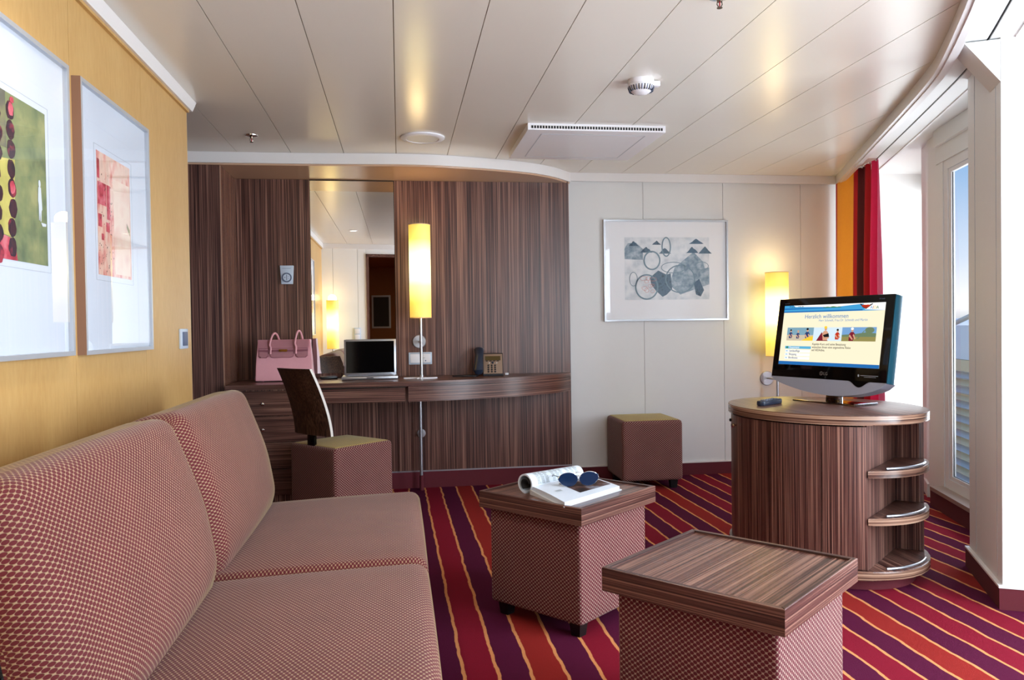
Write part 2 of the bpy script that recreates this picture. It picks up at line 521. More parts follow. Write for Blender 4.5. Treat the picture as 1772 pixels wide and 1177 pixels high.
def strip(name, pts, off0, off1, z0, z1, mat, parent=None):
    """band that follows a plan curve, between two sideways offsets"""
    n = len(pts)
    def nor(i):
        a = Vector(pts[max(i - 1, 0)]); b = Vector(pts[min(i + 1, n - 1)])
        d = (b - a).normalized()
        return Vector((d.y, -d.x))
    bm = bmesh.new()
    rows = []
    for i, p in enumerate(pts):
        q = Vector(p); nn = nor(i)
        a, b = q + nn * off0, q + nn * off1
        rows.append([bm.verts.new((a.x, a.y, z0)), bm.verts.new((b.x, b.y, z0)), bm.verts.new((b.x, b.y, z1)), bm.verts.new((a.x, a.y, z1))])
    for r0, r1 in zip(rows, rows[1:]):
        for k in range(4):
            bm.faces.new((r0[k], r0[(k + 1) % 4], r1[(k + 1) % 4], r1[k]))
    bm.faces.new(rows[0][::-1]); bm.faces.new(rows[-1])
    return finish(bm, name, mat, parent, smooth=True, angle=30)

def smooth_curve(pts, n=8):
    """Catmull-Rom through plan points"""
    out = []
    P = [Vector(p) for p in pts]
    P = [P[0] * 2 - P[1]] + P + [P[-1] * 2 - P[-2]]
    for i in range(1, len(P) - 2):
        for k in range(n):
            t = k / n
            a, b, c, d = P[i - 1], P[i], P[i + 1], P[i + 2]
            out.append(tuple(0.5 * ((2 * b) + (c - a) * t + (2 * a - 5 * b + 4 * c - d) * t * t + (-a + 3 * b - 3 * c + d) * t ** 3)))
    out.append(tuple(P[-2]))
    return out

def box_uv(o, swap=False):
    """UVs in metres from the dominant face direction; long axis of the weave runs along y on sofas"""
    me = o.data
    uv = me.uv_layers.new(name='UVMap').data
    for p in me.polygons:
        n = p.normal
        ax = max(range(3), key=lambda i: abs(n[i]))
        for li in p.loop_indices:
            c = me.vertices[me.loops[li].vertex_index].co
            if ax == 2: q = (c.y, c.x) if swap else (c.x, c.y)
            elif ax == 0: q = (c.y, c.z)
            else: q = (c.x, c.z)
            uv[li].uv = q

def flat(name, pts, z, mat, parent, th=0.0004, loc=None, rot=None):
    """thin printed shape lying in a local xz plane facing -y, z = how far in front"""
    bm = bmesh.new()
    a = [bm.verts.new((x, -z, y)) for x, y in pts]
    b = [bm.verts.new((x, -z - th, y)) for x, y in pts]
    n = len(pts)
    bm.faces.new(a); bm.faces.new(b[::-1])
    for i in range(n): bm.faces.new((a[i], a[(i + 1) % n], b[(i + 1) % n], b[i]))
    return finish(bm, name, mat, parent, loc=loc, rot=rot)

def many_flat(name, shapes, z, mat, parent, th=0.0004):
    bm = bmesh.new()
    for pts in shapes:
        a = [bm.verts.new((x, -z, y)) for x, y in pts]
        b = [bm.verts.new((x, -z - th, y)) for x, y in pts]
        n = len(pts)
        bm.faces.new(a); bm.faces.new(b[::-1])
        for i in range(n): bm.faces.new((a[i], a[(i + 1) % n], b[(i + 1) % n], b[i]))
    return finish(bm, name, mat, parent)

def ell(cx, cy, rx, ry, n=20, rough=0.0, a0=0.0, a1=2 * PI, rot=0.0):
    out = []
    for k in range(n):
        t = a0 + (a1 - a0) * k / (n if a1 - a0 > 6.28 else n - 1)
        q = 1 + random.uniform(-rough, rough)
        x, y = rx * q * math.cos(t), ry * q * math.sin(t)
        out.append((cx + x * math.cos(rot) - y * math.sin(rot), cy + x * math.sin(rot) + y * math.cos(rot)))
    return out

def ringshape(cx, cy, rx, ry, w, n=24, rough=0.0):
    """list of quads forming a drawn ring"""
    out = []
    q = [1 + random.uniform(-rough, rough) for _ in range(n)]
    for k in range(n):
        t0, t1 = 2 * PI * k / n, 2 * PI * (k + 1) / n
        a, b = q[k], q[(k + 1) % n]
        out.append([(cx + rx * a * math.cos(t0), cy + ry * a * math.sin(t0)), (cx + rx * b * math.cos(t1), cy + ry * b * math.sin(t1)),
                    (cx + (rx * b - w) * math.cos(t1), cy + (ry * b - w) * math.sin(t1)), (cx + (rx * a - w) * math.cos(t0), cy + (ry * a - w) * math.sin(t0))])
    return out

def text(name, body, size, x, y, z, mat, parent, align='LEFT', th=0.0002, sx=1.0):
    cu = bpy.data.curves.new(name, 'FONT')
    cu.body = body; cu.size = size; cu.align_x = align; cu.extrude = th
    tmp = bpy.data.objects.new('tmp', cu)
    COL.objects.link(tmp)
    dg = bpy.context.evaluated_depsgraph_get(); dg.update()
    me = bpy.data.meshes.new_from_object(tmp.evaluated_get(dg))
    bpy.data.objects.remove(tmp); bpy.data.curves.remove(cu)
    me.name = name
    me.materials.clear(); me.materials.append(mat)
    me.transform(Matrix.Translation((x, -z, y)) @ Matrix.Rotation(PI / 2, 4, 'X') @ Matrix.Diagonal((sx, 1, 1, 1)))
    o = bpy.data.objects.new(name, me)
    COL.objects.link(o); o.parent = parent
    return o

def copy_tree(o, parent=None):
    c = o.copy(); COL.objects.link(c)
    if parent is not None:
        c.parent = parent
    for ch in list(o.children): copy_tree(ch, c)
    return c

# ------------------------------------------------------------------ the room
H = 2.12
DOWN = 2.06
YW, YD, XL = 5.285, 5.235, -0.93      # white far wall, veneered desk wall, ochre wall

struct(prism('floor', [(-2.4, -3.2), (2.75, -3.2), (2.75, 0.10), (2.52, 0.10), (2.80, 2.30), (2.90, 2.80), (2.80, 2.98), (3.13, 4.03), (3.45, 4.54), (3.985, 5.29), (3.985, 5.40), (-2.4, 5.40)], -0.05, 0.0, M['carpet'], smooth=False))

CR = smooth_curve([(3.155, 5.30), (2.893, 4.657), (2.408, 3.476), (2.199, 2.984), (2.059, 2.712), (1.845, 2.34), (1.60, 1.92), (1.42, 1.50), (1.32, 1.0), (1.30, 0.62)], 6)
def y_crown(x):
    best = None
    for a, b in zip(CR, CR[1:]):
        if (a[0] - x) * (b[0] - x) <= 0 and a[0] != b[0]:
            return a[1] + (b[1] - a[1]) * (x - a[0]) / (b[0] - a[0])
    return 0.3 if x < 1.5 else 5.3

ceil = struct(holder('ceiling'))
OUT = [(2.52, 0.10), (2.80, 2.30), (2.90, 2.80), (2.80, 2.98), (3.13, 4.03), (3.45, 4.54), (3.985, 5.29), (3.985, 5.40)]
prism('ceiling_backing', [(-2.4, -3.2), (2.75, -3.2), (2.75, 0.10)] + OUT + [(-2.4, 5.40)], 2.20, 2.24, M['ceil_back'], ceil, smooth=False)
back = prism('ceiling_joint', [(-2.3, 0.3)] + [(1.30, 0.3)] + CR[::-1] + [(3.155, 5.35), (-2.3, 5.35)], 2.126, 2.14, M['ceil_back'], ceil, smooth=False)
k0 = -0.928 - 0.3085 * 4
for i in range(18):
    a = k0 + 0.3085 * i + 0.0016
    b = a + 0.3085 - 0.0032
    ya = y_crown(a) if a > 1.30 else 0.3
    yb = y_crown(b) if b > 1.30 else 0.3
    if a > 3.1: break
    pts = [(a, ya)]
    if a > 1.30:
        for p in CR[::-1]:
            if a < p[0] < b: pts.append((p[0], p[1]))
    if b > 3.15:
        pts += [(3.155, 5.30), (3.155, 5.33), (a, 5.33)]
    else:
        pts += [(b, yb), (b, 5.33), (a, 5.33)]
    prism('ceiling_panel', pts, H, H + 0.006, M['ceiling'], ceil, smooth=False)
# ceiling of the window bay
prism('bay_ceiling', [(c[0] + 0.02, c[1]) for c in CR] + [(1.30, 0.3)] + OUT + [(3.2, 5.4)], 2.150, 2.160, M['white_wall'], ceil, smooth=False)

# far white wall with panels
w = struct(holder('wall_far'))
edges = [1.12, 1.700, 2.288, 2.876, 3.464, 3.965]
for a, b in zip(edges, edges[1:]):
    box('wall_panel', a + 0.0012, b - 0.0012, YW, YW + 0.03, 0.085, 2.20, M['cream_wall'] if a < 3.4 else M['white_wall'], w)
box('wall_backing', 1.1, 3.965, YW + 0.006, YW + 0.08, 0.0, 2.20, M['ceil_back'], w)
struct(box('baseboard_far', 1.165, 3.95, YW - 0.012, YW, 0.0, 0.085, M['carpet_trim']))
struct(box('trim_1', 1.165, 3.95, YW - 0.014, YW, 0.085, 0.093, M['white_trim']))

# veneered desk wall (panels on both sides of the mirror)
w = struct(holder('wall_desk'))
for a, b, z0, z1 in ((-1.03, -0.566, 0.115, 2.045), (-0.020, 1.160, 0.115, 2.045), (-0.563, -0.023, 0.115, 0.78)):
    box('wall_panel', a + 0.001, b - 0.001, YD, YD + 0.028, z0, z1, M['wood_v'], w)
box('wall_backing', -1.1, 1.158, YD + 0.01, YD + 0.07, 0.0, 2.06, M['wood_v'], w)
struct(box('baseboard_desk', -1.0, 1.158, YD - 0.006, YD + 0.004, 0.0, 0.108, M['carpet_trim']))
struct(box('trim_2', -1.0, 1.158, YD - 0.008, YD + 0.004, 0.108, 0.116, M['alu']))
mir = thing('wall_mirror', 'tall frameless wall mirror set between the dark veneer panels above the desk', 'mirror', (-0.293, YD, 0.78))
box('mirror_glass', -0.270, 0.270, -0.004, 0.004, 0.0, 1.258, M['mirror'], mir)
box('mirror_edge', 0.2695, 0.2725, -0.006, 0.006, 0.0, 1.262, M['black'], mir)
box('mirror_edge', -0.2725, 0.2695, -0.006, 0.006, 1.2585, 1.262, M['black'], mir)

# soffit and its curved crown above the desk
SF = smooth_curve([(-2.3, 4.80), (-0.63, 4.80), (0.05, 4.775), (0.40, 4.82), (0.775, 4.94), (1.0, 5.08), (1.175, 5.275)], 8)
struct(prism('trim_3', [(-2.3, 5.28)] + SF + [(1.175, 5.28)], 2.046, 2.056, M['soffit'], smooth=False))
struct(strip('trim_4', SF, -0.004, 0.014, 2.056, 2.1195, M['white_trim']))
struct(strip('trim_5', [(1.17, 5.268), (2.0, 5.268), (3.15, 5.268)], 0.0, 0.014, 2.062, 2.1195, M['white_trim']))

# crown along the curved window side
struct(strip('trim_6', CR[::-1], -0.002, 0.016, 2.064, 2.1195, M['white_trim']))
struct(strip('trim_7', CR[::-1], 0.016, 0.042, 2.058, 2.075, M['white_trim']))
struct(strip('trim_8', CR[::-1], 0.042, 0.052, 2.068, 2.150, M['white_trim']))
tk = struct(strip('trim_9', CR[::-1], 0.052, 0.136, 2.100, 2.112, M['white_wall']))
strip('track_board', CR[::-1], 0.146, 0.225, 2.100, 2.112, M['white_wall'], tk)
strip('track_slot', CR[::-1], 0.134, 0.148, 2.106, 2.118, M['vent_dark'], tk)
strip('track_lip', CR[::-1], 0.225, 0.236, 2.094, 2.150, M['white_trim'], tk)

# ochre wall behind the sofa
w = struct(holder('wall_left'))
ys = [0.30, 1.35, 1.94, 2.53, 3.12, 3.70]
ys = [0.66, 1.15, 1.785, 2.42, 3.055, 3.69]
for a, b in zip(ys, ys[1:]):
    box('wall_panel', XL - 0.02, XL, a + 0.0008, b - 0.0008, 0.0, H, M['ochre'], w)
box('wall_core', XL - 0.07, XL - 0.004, 0.3, 3.688, 0.0, H, M['ochre'], w)
box('wall_end_edge', XL - 0.07, XL - 0.0005, 3.69, 3.694, 0.0, H, M['ochre_edge'], w)
cr = bmesh.new()
bm_box(cr, XL, XL + 0.022, 0.66, 3.78, 2.060, 2.1195)
for v in cr.verts:
    if v.co.y > 3 and v.co.z < 2.1: v.co.y -= 0.07
struct(finish(cr, 'trim_10', M['white_trim']))
struct(box('trim_11', XL, XL + 0.012, 0.66, 3.69, 2.050, 2.060, M['ochre']))

# passage beyond the ochre wall
struct(box('wall_passage', -2.4, -2.3, 0.3, 5.3, 0, 2.2, M['bed_wall']))
struct(box('wall_passage_back', -2.4, -1.03, YD + 0.02, YD + 0.1, 0, 2.2, M['wood_v']))

# wall behind, with the doorway the room is seen through
def along(x):  # oblique wall line
    return 0.66 - 0.218 * (x + 0.93)
w = struct(holder('wall_back'))
def wseg(name, xa, xb, z0, z1, mat, th=0.09):
    ya, yb = along(xa), along(xb)
    return prism(name, [(xa, ya), (xb, yb), (xb - 0.02, yb - th), (xa - 0.02, ya - th)], z0, z1, mat, w, smooth=False)
for a, b in ((-1.0, -0.80), (-0.797, -0.505), (-0.502, -0.40)):
    wseg('wall_panel', a, b, 0, 2.2, M['white_wall'])
wseg('wall_panel', 0.62, 1.4, 0, 2.2, M['white_wall'])
wseg('wall_panel', 1.403, 2.7, 0, 2.2, M['white_wall'])
wseg('lintel', -0.398, 0.618, 2.0, 2.2, M['white_wall'])
struct(prism('trim_12', [(-0.93, along(-0.93)), (1.3, along(1.3)), (1.303, along(1.3) + 0.014), (-0.927, along(-0.93) + 0.014)], 2.06, 2.1195, M['white_trim'], smooth=False))
dr = struct(holder('door_1'))
prism('door_post', [(-0.398, along(-0.398) + 0.012), (-0.365, along(-0.365) + 0.012), (-0.385, along(-0.365) - 0.10), (-0.418, along(-0.398) - 0.10)], 0, 2.0, M['wood_v'], dr, smooth=False)
prism('door_post', [(0.585, along(0.585) + 0.012), (0.618, along(0.618) + 0.012), (0.598, along(0.618) - 0.10), (0.565, along(0.585) - 0.10)], 0, 2.0, M['wood_v'], dr, smooth=False)
prism('door_head', [(-0.398, along(-0.398) + 0.012), (0.618, along(0.618) + 0.012), (0.598, along(0.618) - 0.10), (-0.418, along(-0.398) - 0.10)], 1.967, 2.0, M['wood_h'], dr, smooth=False)
# dark bedroom behind the doorway
struct(box('wall_bedroom_back', -2.4, 2.8, -3.1, -3.0, 0, 2.2, M['bed_wall']))
struct(box('wall_bedroom_side', -1.10, -1.02, -3.0, 0.55, 0, 2.2, M['bed_wall']))
struct(box('wall_bedroom_right', 2.62, 2.70, -3.0, -0.05, 0, 2.2, M['bed_wall']))
struct(box('ceiling_bedroom', -1.1, 2.7, -3.1, 0.32, 2.10, 2.115, M['bed_wall']))
bp_ = thing('bedroom_picture', 'small dark framed picture on the amber bedroom wall seen in the mirror', 'picture', (-0.30, -2.998, 1.35), 0.0)
box('picture_frame', -0.16, 0.16, 0, 0.02, -0.28, 0.28, M['frame'], bp_)
box('print', -0.13, 0.13, 0.02, 0.022, -0.25, 0.25, M['ink_dark'], bp_)

# ------------------------------------------------------------------ window side
# pillar between the two window bays
A = Vector((2.19, 2.58)); du = Vector((0.454, 0.891)); dn = Vector((0.891, -0.454))
def pil(s, o): q = A + du * s + dn * o; return (q.x, q.y)
w = struct(holder('wall_pillar'))
prism('pillar_face', [pil(0, 0), pil(0.52, 0), pil(0.52, 0.012), pil(0, 0.012)], 0, 2.15, M['white_wall'], w, smooth=False)
prism('pillar_core', [pil(0.002, 0.012), pil(0.52, 0.012), pil(0.52, 0.62), pil(0.002, 0.62)], 0, 2.15, M['white_wall'], w, smooth=False)
prism('corner_strip', [pil(0.07, -0.0012), pil(0.072, -0.0012), pil(0.072, 0.001), pil(0.07, 0.001)], 0.1, 2.10, M['mat_line'], w, smooth=False)
prism('corner_strip', [pil(0.40, -0.0012), pil(0.402, -0.0012), pil(0.402, 0.001), pil(0.40, 0.001)], 0.1, 2.10, M['mat_line'], w, smooth=False)
bb = struct(prism('baseboard_pillar', [pil(-0.014, -0.014), pil(0.534, -0.014), pil(0.534, 0.0), pil(0.0, 0.0), pil(0.0, 0.62), pil(-0.014, 0.62)], 0, 0.080, M['carpet_trim'], smooth=False))
prism('baseboard_cap', [pil(-0.016, -0.016), pil(0.536, -0.016), pil(0.536, 0.0), pil(0.0, 0.0), pil(0.0, 0.62), pil(-0.016, 0.62)], 0.080, 0.088, M['white_trim'], bb, smooth=False)
# sloping bracket between pillar and overhead valance
bm = bmesh.new()
q = []
for s in (0.0, 0.15):
    for o_, z in ((-0.118, 2.094), (0.0, 2.094), (0.0, 1.94)):
        x, y = pil(s + 0.001, o_ - 0.0005); q.append(bm.verts.new((x, y, z)))
bm.faces.new((q[0], q[1], q[2])); bm.faces.new((q[5], q[4], q[3]))
for a, b in ((0, 1), (1, 2), (2, 0)): bm.faces.new((q[a], q[b], q[b + 3], q[a + 3]))
struct(finish(bm, 'trim_13', M['cream_wall']))

P0 = Vector((3.06, 4.03)); wd = Vector((math.sin(R(18)), math.cos(R(18)))); wn = Vector((wd.y, -wd.x))
def win(s, o): q = P0 + wd * s + wn * o; return (q.x, q.y)
def wpr(name, s0, s1, o0, o1, z0, z1, mat, parent):
    return prism(name, [win(s0, o0), win(s1, o0), win(s1, o1), win(s0, o1)], z0, z1, mat, parent, smooth=False)
wb = struct(holder('window_1'))
wpr('window_frame', 0.0, -0.055, 0.0, 0.024, 0.120, 1.970, M['pvc'], wb)
wpr('window_frame', -0.055, -1.20, 0.0, 0.03, 0.120, 0.175, M['pvc'], wb)
wpr('window_frame', -0.055, -1.20, 0.0, 0.03, 1.915, 1.970, M['pvc'], wb)
wpr('sash_frame', -0.058, -0.098, 0.004, 0.022, 0.178, 1.912, M['pvc'], wb)
wpr('sash_frame', -0.098, -1.20, 0.004, 0.022, 0.178, 0.198, M['pvc'], wb)
wpr('sash_frame', -0.098, -1.20, 0.004, 0.022, 1.890, 1.912, M['pvc'], wb)
wpr('seal', -0.098, -1.20, 0.010, 0.013, 0.198, 0.202, M['black'], wb)
wpr('seal', -0.098, -0.102, 0.010, 0.013, 0.198, 1.890, M['black'], wb)
wpr('pane', -0.098, -1.20, 0.014, 0.018, 0.198, 1.890, M['pane'], wb)
wpr('window_sill', 0.02, -1.20, -0.075, 0.02, 0.098, 0.120, M['sill'], wb)
struct(wpr('baseboard_window', 0.06, -1.20, -0.06, 0.0, 0.0, 0.098, M['carpet_trim'], None))
struct(wpr('wall_lintel', 0.10, -1.25, -0.01, 0.12, 1.966, 2.150, M['white_wall'], None))
struct(wpr('trim_14', 0.06, -1.25, -0.035, 0.03, 2.06, 2.150, M['white_wall'], None))
w = struct(holder('wall_jamb'))
prism('jamb_reveal', [win(0.002, 0.03), win(0.002, -0.005), (3.16, 4.30), (3.238, 4.43), (3.345, 4.44), (3.115, 4.13)], 0, 2.150, M['white_wall'], w, smooth=False)
prism('jamb_edge', [(3.2385, 4.431), (3.27, 4.51), (3.40, 4.53), (3.346, 4.441)], 0, 2.150, M['white_wall'], w, smooth=False)
struct(prism('baseboard_jamb', [(3.145, 4.30), (3.228, 4.44), (3.262, 4.53), (3.30, 4.53), (3.25, 4.43), (3.18, 4.30)], 0, 0.08, M['white_trim'], smooth=False))

# window of the far bay (edge on from here) and the large balcony window beyond the pillar
w3 = struct(holder('window_3'))
def seg_pr(name, p, q_, o0, o1, z0, z1, mat, parent):
    p, q_ = Vector(p), Vector(q_); d = (q_ - p).normalized(); n = Vector((d.y, -d.x))
    pts = [p + n * o0, q_ + n * o0, q_ + n * o1, p + n * o1]
    return prism(name, [tuple(v) for v in pts], z0, z1, mat, parent, smooth=False)
seg_pr('window_frame', (3.385, 4.52), (3.92, 5.28), 0.0, 0.03, 0.12, 0.19, M['pvc'], w3)
seg_pr('window_frame', (3.385, 4.52), (3.92, 5.28), 0.0, 0.03, 1.98, 2.15, M['pvc'], w3)
seg_pr('pane', (3.385, 4.52), (3.92, 5.28), 0.01, 0.014, 0.19, 1.98, M['pane'], w3)
seg_pr('wall_below', (3.385, 4.52), (3.92, 5.28), 0.0, 0.03, 0.0, 0.12, M['white_wall'], w3)
w2 = struct(holder('window_2'))
a, b = (2.74, 2.31), (2.45, 0.10)
seg_pr('window_frame', a, b, -0.06, 0, 0.10, 0.19, M['pvc'], w2)
seg_pr('window_frame', a, b, -0.06, 0, 2.02, 2.15, M['pvc'], w2)
seg_pr('window_frame', a, (2.735, 2.22), -0.06, 0, 0.19, 2.02, M['pvc'], w2)
seg_pr('window_frame', (2.602, 1.26), (2.592, 1.18), -0.06, 0, 0.19, 2.02, M['pvc'], w2)
seg_pr('pane', (2.735, 2.22), (2.602, 1.26), -0.03, -0.026, 0.19, 2.02, M['pane'], w2)
seg_pr('pane', (2.592, 1.18), (2.46, 0.20), -0.03, -0.026, 0.19, 2.02, M['pane'], w2)
seg_pr('wall_below', a, b, -0.06, 0, 0.0, 0.10, M['white_wall'], w2)

# ------------------------------------------------------------------ outside
struct(box('ground_balcony', 2.4, 10.5, 0.0, 14.5, -0.62, -0.56, M['deck']))
bl = thing('balustrade', 'balcony balustrade of tan and grey slats under a white rail panel outside the window', 'balustrade')
def bal(s, o): q = P0 + wd * s + wn * (1.2 + o); return (q.x, q.y)
def bpr(name, o0, o1, z0, z1, mat):
    return prism(name, [bal(-3.4, o0), bal(6.5, o0), bal(6.5, o1), bal(-3.4, o1)], z0, z1, mat, bl, smooth=False)
bpr('rail_panel', 0, 0.06, 0.705, 1.02, M['out_white'])
bpr('band', -0.02, 0.05, 0.60, 0.703, M['slat_tan'])
for k in range(16):
    z = 0.585 - 0.068 * k
    bm = bmesh.new()
    for s in (-3.4, 6.5):
        for o_, zz in ((-0.028, z - 0.045), (-0.022, z - 0.050), (0.028, z - 0.006), (0.022, z)):
            x, y = bal(s, o_); bm.verts.new((x, y, zz))
    bm.verts.ensure_lookup_table(); v = bm.verts
    bm.faces.new([v[i] for i in (0, 1, 2, 3)]); bm.faces.new([v[i] for i in (7, 6, 5, 4)])
    for i in range(4): bm.faces.new((v[i], v[(i + 1) % 4], v[4 + (i + 1) % 4], v[4 + i]))
    finish(bm, 'slat', M['slat_tan'] if k % 2 else M['slat_grey'], bl)
bpr('back_panel', 0.06, 0.07, -0.56, 0.60, M['out_white'])
x0, y0 = bal(3.3, -0.3); x1, y1 = bal(0.6, -0.3)
tag(tube('awning_bar', [(x0, y0, 0.87), (x1, y1, 1.36)], 0.020, M['rail']), 'slanting grey metal bar seen through the window above the white rail panel', 'bar')
cv = thing('lifeboat', 'white rounded hull standing beyond the balcony rail outside the window', 'boat', (9.2, 11.6, -0.15))
prof = [(0.0, -1.2), (0.7, -1.1), (1.15, -0.6), (1.3, 0.1), (1.15, 0.8), (0.6, 1.15), (0.0, 1.25)]
bm = bmesh.new()
rings = []
for i in range(11):
    t = -1 + 2 * i / 10; sc_ = math.sqrt(max(0.02, 1 - t * t))
    rings.append([bm.verts.new((t * 3.0, sgn * r * sc_, z * (0.6 + 0.4 * sc_))) for sgn, lst in ((1, prof), (-1, prof[::-1][1:-1])) for r, z in lst])
for r0, r1 in zip(rings, rings[1:]):
    n = len(r0)
    for k in range(n): bm.faces.new((r0[k], r0[(k + 1) % n], r1[(k + 1) % n], r1[k]))
bm.faces.new(rings[0]); bm.faces.new(rings[-1])
finish(bm, 'hull', M['out_white'], cv, smooth=True)
box('hull_stripe', -2.2, 2.2, -1.33, -1.28, 0.0, 0.10, M['slat_grey'], cv)

# ------------------------------------------------------------------ closet and desk
cl = thing('closet', 'tall dark veneered closet standing in the corner left of the desk', 'closet', (-1.03, 4.80, 0))
box('front_panel', -1.20, -0.002, 0.0, 0.02, 0.0, 2.044, M['wood_v'], cl)
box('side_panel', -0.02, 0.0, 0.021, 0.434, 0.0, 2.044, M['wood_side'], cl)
box('edge_strip', -0.003, 0.001, -0.001, 0.02, 0.0, 2.044, M['frame_side'], cl)

dk = thing('desk', 'built-in dark veneer writing desk with curved front running under the mirror', 'desk', (0, 0, 0))
DF = smooth_curve([(-0.30, 4.700), (0.10, 4.700), (0.28, 4.715), (0.482, 4.763), (0.70, 4.845), (0.895, 4.956), (1.05, 5.070), (1.150, 5.200)], 6)
prism('desktop', [(-1.005, 5.23), (-1.005, 4.700)] + DF + [(1.153, 5.23)], 0.722, 0.750, M['wood_h'], dk, smooth=True)
for q in dk.children:
    q.data.materials.append(M['wood_rim'])
    for p in q.data.polygons:
        if abs(p.normal.z) < 0.6: p.material_index = 1
strip('front_rail', DF[:9] if False else [p for p in DF if p[0] > 0.035], 0.002 - 0.020, -0.002, 0.628, 0.7215, M['wood_h'], dk) if False else None
RF = [p for p in DF if p[0] > 0.03]
strip('front_rail', RF, -0.022, -0.001, 0.628, 0.721, M['wood_rim'], dk)
d = box('drawer', -0.488, 0.028, 4.701, 4.72, 0.628, 0.713, M['wood_h'], dk, bevel=0.0015, seg=1)
box('drawer_box', -0.488, 0.02, 4.722, 5.10, 0.64, 0.70, M['wood_v'], dk)
box('cross_rail', -0.488, 0.034, 4.706, 4.72, 0.7145, 0.7215, M['black'], dk)
zs = [0.115, 0.30, 0.475, 0.628, 0.717]
zs = [0.10, 0.255, 0.412, 0.565, 0.713]
for z0, z1 in zip(zs, zs[1:]):
    d = box('drawer', -1.0, -0.492, 4.701, 4.72, z0 + 0.002, z1 - 0.002, M['wood_h'], dk, bevel=0.0015, seg=1)
    if z0 > 0.4:
        kb = lathe('knob', [(0.004, 0), (0.004, 0.010), (0.009, 0.014), (0.009, 0.020), (0.0, 0.023)], M['chrome'], d, seg=16, loc=(-0.795, 4.701, (z0 + z1) / 2 + 0.0), rot=(PI / 2, 0, 0))
box('drawer_case', -1.0, -0.492, 4.722, 5.20, 0.06, 0.72, M['wood_v'], dk)
box('plinth', -0.99, -0.50, 4.76, 5.20, 0.0, 0.06, M['carpet_trim'], dk)

# ------------------------------------------------------------------ things on the wall by the desk
th = thing('thermostat', 'tapered pale blue wall thermostat with a round dial beside the mirror', 'thermostat', (-0.715, YD, 1.425))
prism('body', [(-0.043, 0.060), (0.043, 0.060), (0.036, -0.060), (-0.036, -0.060)], -0.026, 0.0, M['plate'], th, bevel=0.003, axis='y')
dl = lathe('dial', [(0.031, 0), (0.031, 0.006), (0.030, 0.008), (0.0, 0.008)], M['plate_dark'], th, seg=32, loc=(0, -0.026, -0.018), rot=(PI / 2, 0, 0))
lathe('dial_face', [(0.023, 0), (0.022, 0.003), (0, 0.003)], M['plate'], dl, seg=28, loc=(0, 0, 0.008))
many_flat('dial_marks', [[(-0.002, -0.036), (0.002, -0.036), (0.002, 0.0), (-0.002, 0.0)], [(-0.014, -0.020), (-0.008, -0.020), (-0.008, -0.015), (-0.014, -0.015)],
                         [(0.008, -0.012), (0.014, -0.012), (0.014, -0.010), (0.008, -0.010)], [(0.008, -0.026), (0.014, -0.026), (0.014, -0.024), (0.008, -0.024)]], 0.0375, M['plate_dark'], th)
many_flat('scale_print', [[(-0.028 + 0.007 * k, 0.040), (-0.024 + 0.007 * k, 0.040), (-0.024 + 0.007 * k, 0.043), (-0.028 + 0.007 * k, 0.043)] for k in range(8)], 0.0265, M['plate_dark'], th)

sk = thing('socket_plate', 'pale double wall socket plate behind the desk lamp pole', 'socket', (0.135, YD, 0.866))
box('plate', -0.077, 0.077, -0.010, 0, -0.040, 0.040, M['plate'], sk, bevel=0.002)
box('insert', -0.066, -0.004, -0.0125, -0.008, -0.030, 0.030, M['white_plastic'], sk, bevel=0.001)
box('insert', 0.004, 0.066, -0.0125, -0.008, -0.030, 0.030, M['white_plastic'], sk, bevel=0.001)
many_flat('insert_outline', [[(-0.068, 0.031), (0.068, 0.031), (0.068, 0.033), (-0.068, 0.033)], [(-0.068, -0.033), (0.068, -0.033), (0.068, -0.031), (-0.068, -0.031)],
                             [(0.030, -0.012), (0.038, -0.012), (0.038, -0.020), (0.030, -0.020)], [(0.012, 0.002), (0.030, 0.002), (0.030, 0.004), (0.012, 0.004)]], 0.0128, M['plate_dark'], sk)

sw = thing('light_switch', 'narrow pale blue light switch at the end of the ochre wall', 'switch', (XL, 3.545, 1.037), 0)
box('plate', 0, 0.010, -0.055, 0.055, -0.043, 0.043, M['plate'], sw, bevel=0.002)
box('rocker', 0.010, 0.014, -0.034, 0.034, -0.030, 0.030, M['plate_dark'], sw, bevel=0.001)

s2 = thing('double_switch', 'double white light switch on the back wall beside the doorway, seen in the mirror', 'switch', (-0.52, along(-0.52) + 0.001, 1.0), PI - 0.215)
box('plate', -0.042, 0.042, -0.008, 0, -0.08, 0.08, M['plate'], s2, bevel=0.002)
for z in (-0.036, 0.036): box('rocker', -0.032, 0.032, -0.013, -0.008, z - 0.03, z + 0.03, M['white_plastic'], s2, bevel=0.002)

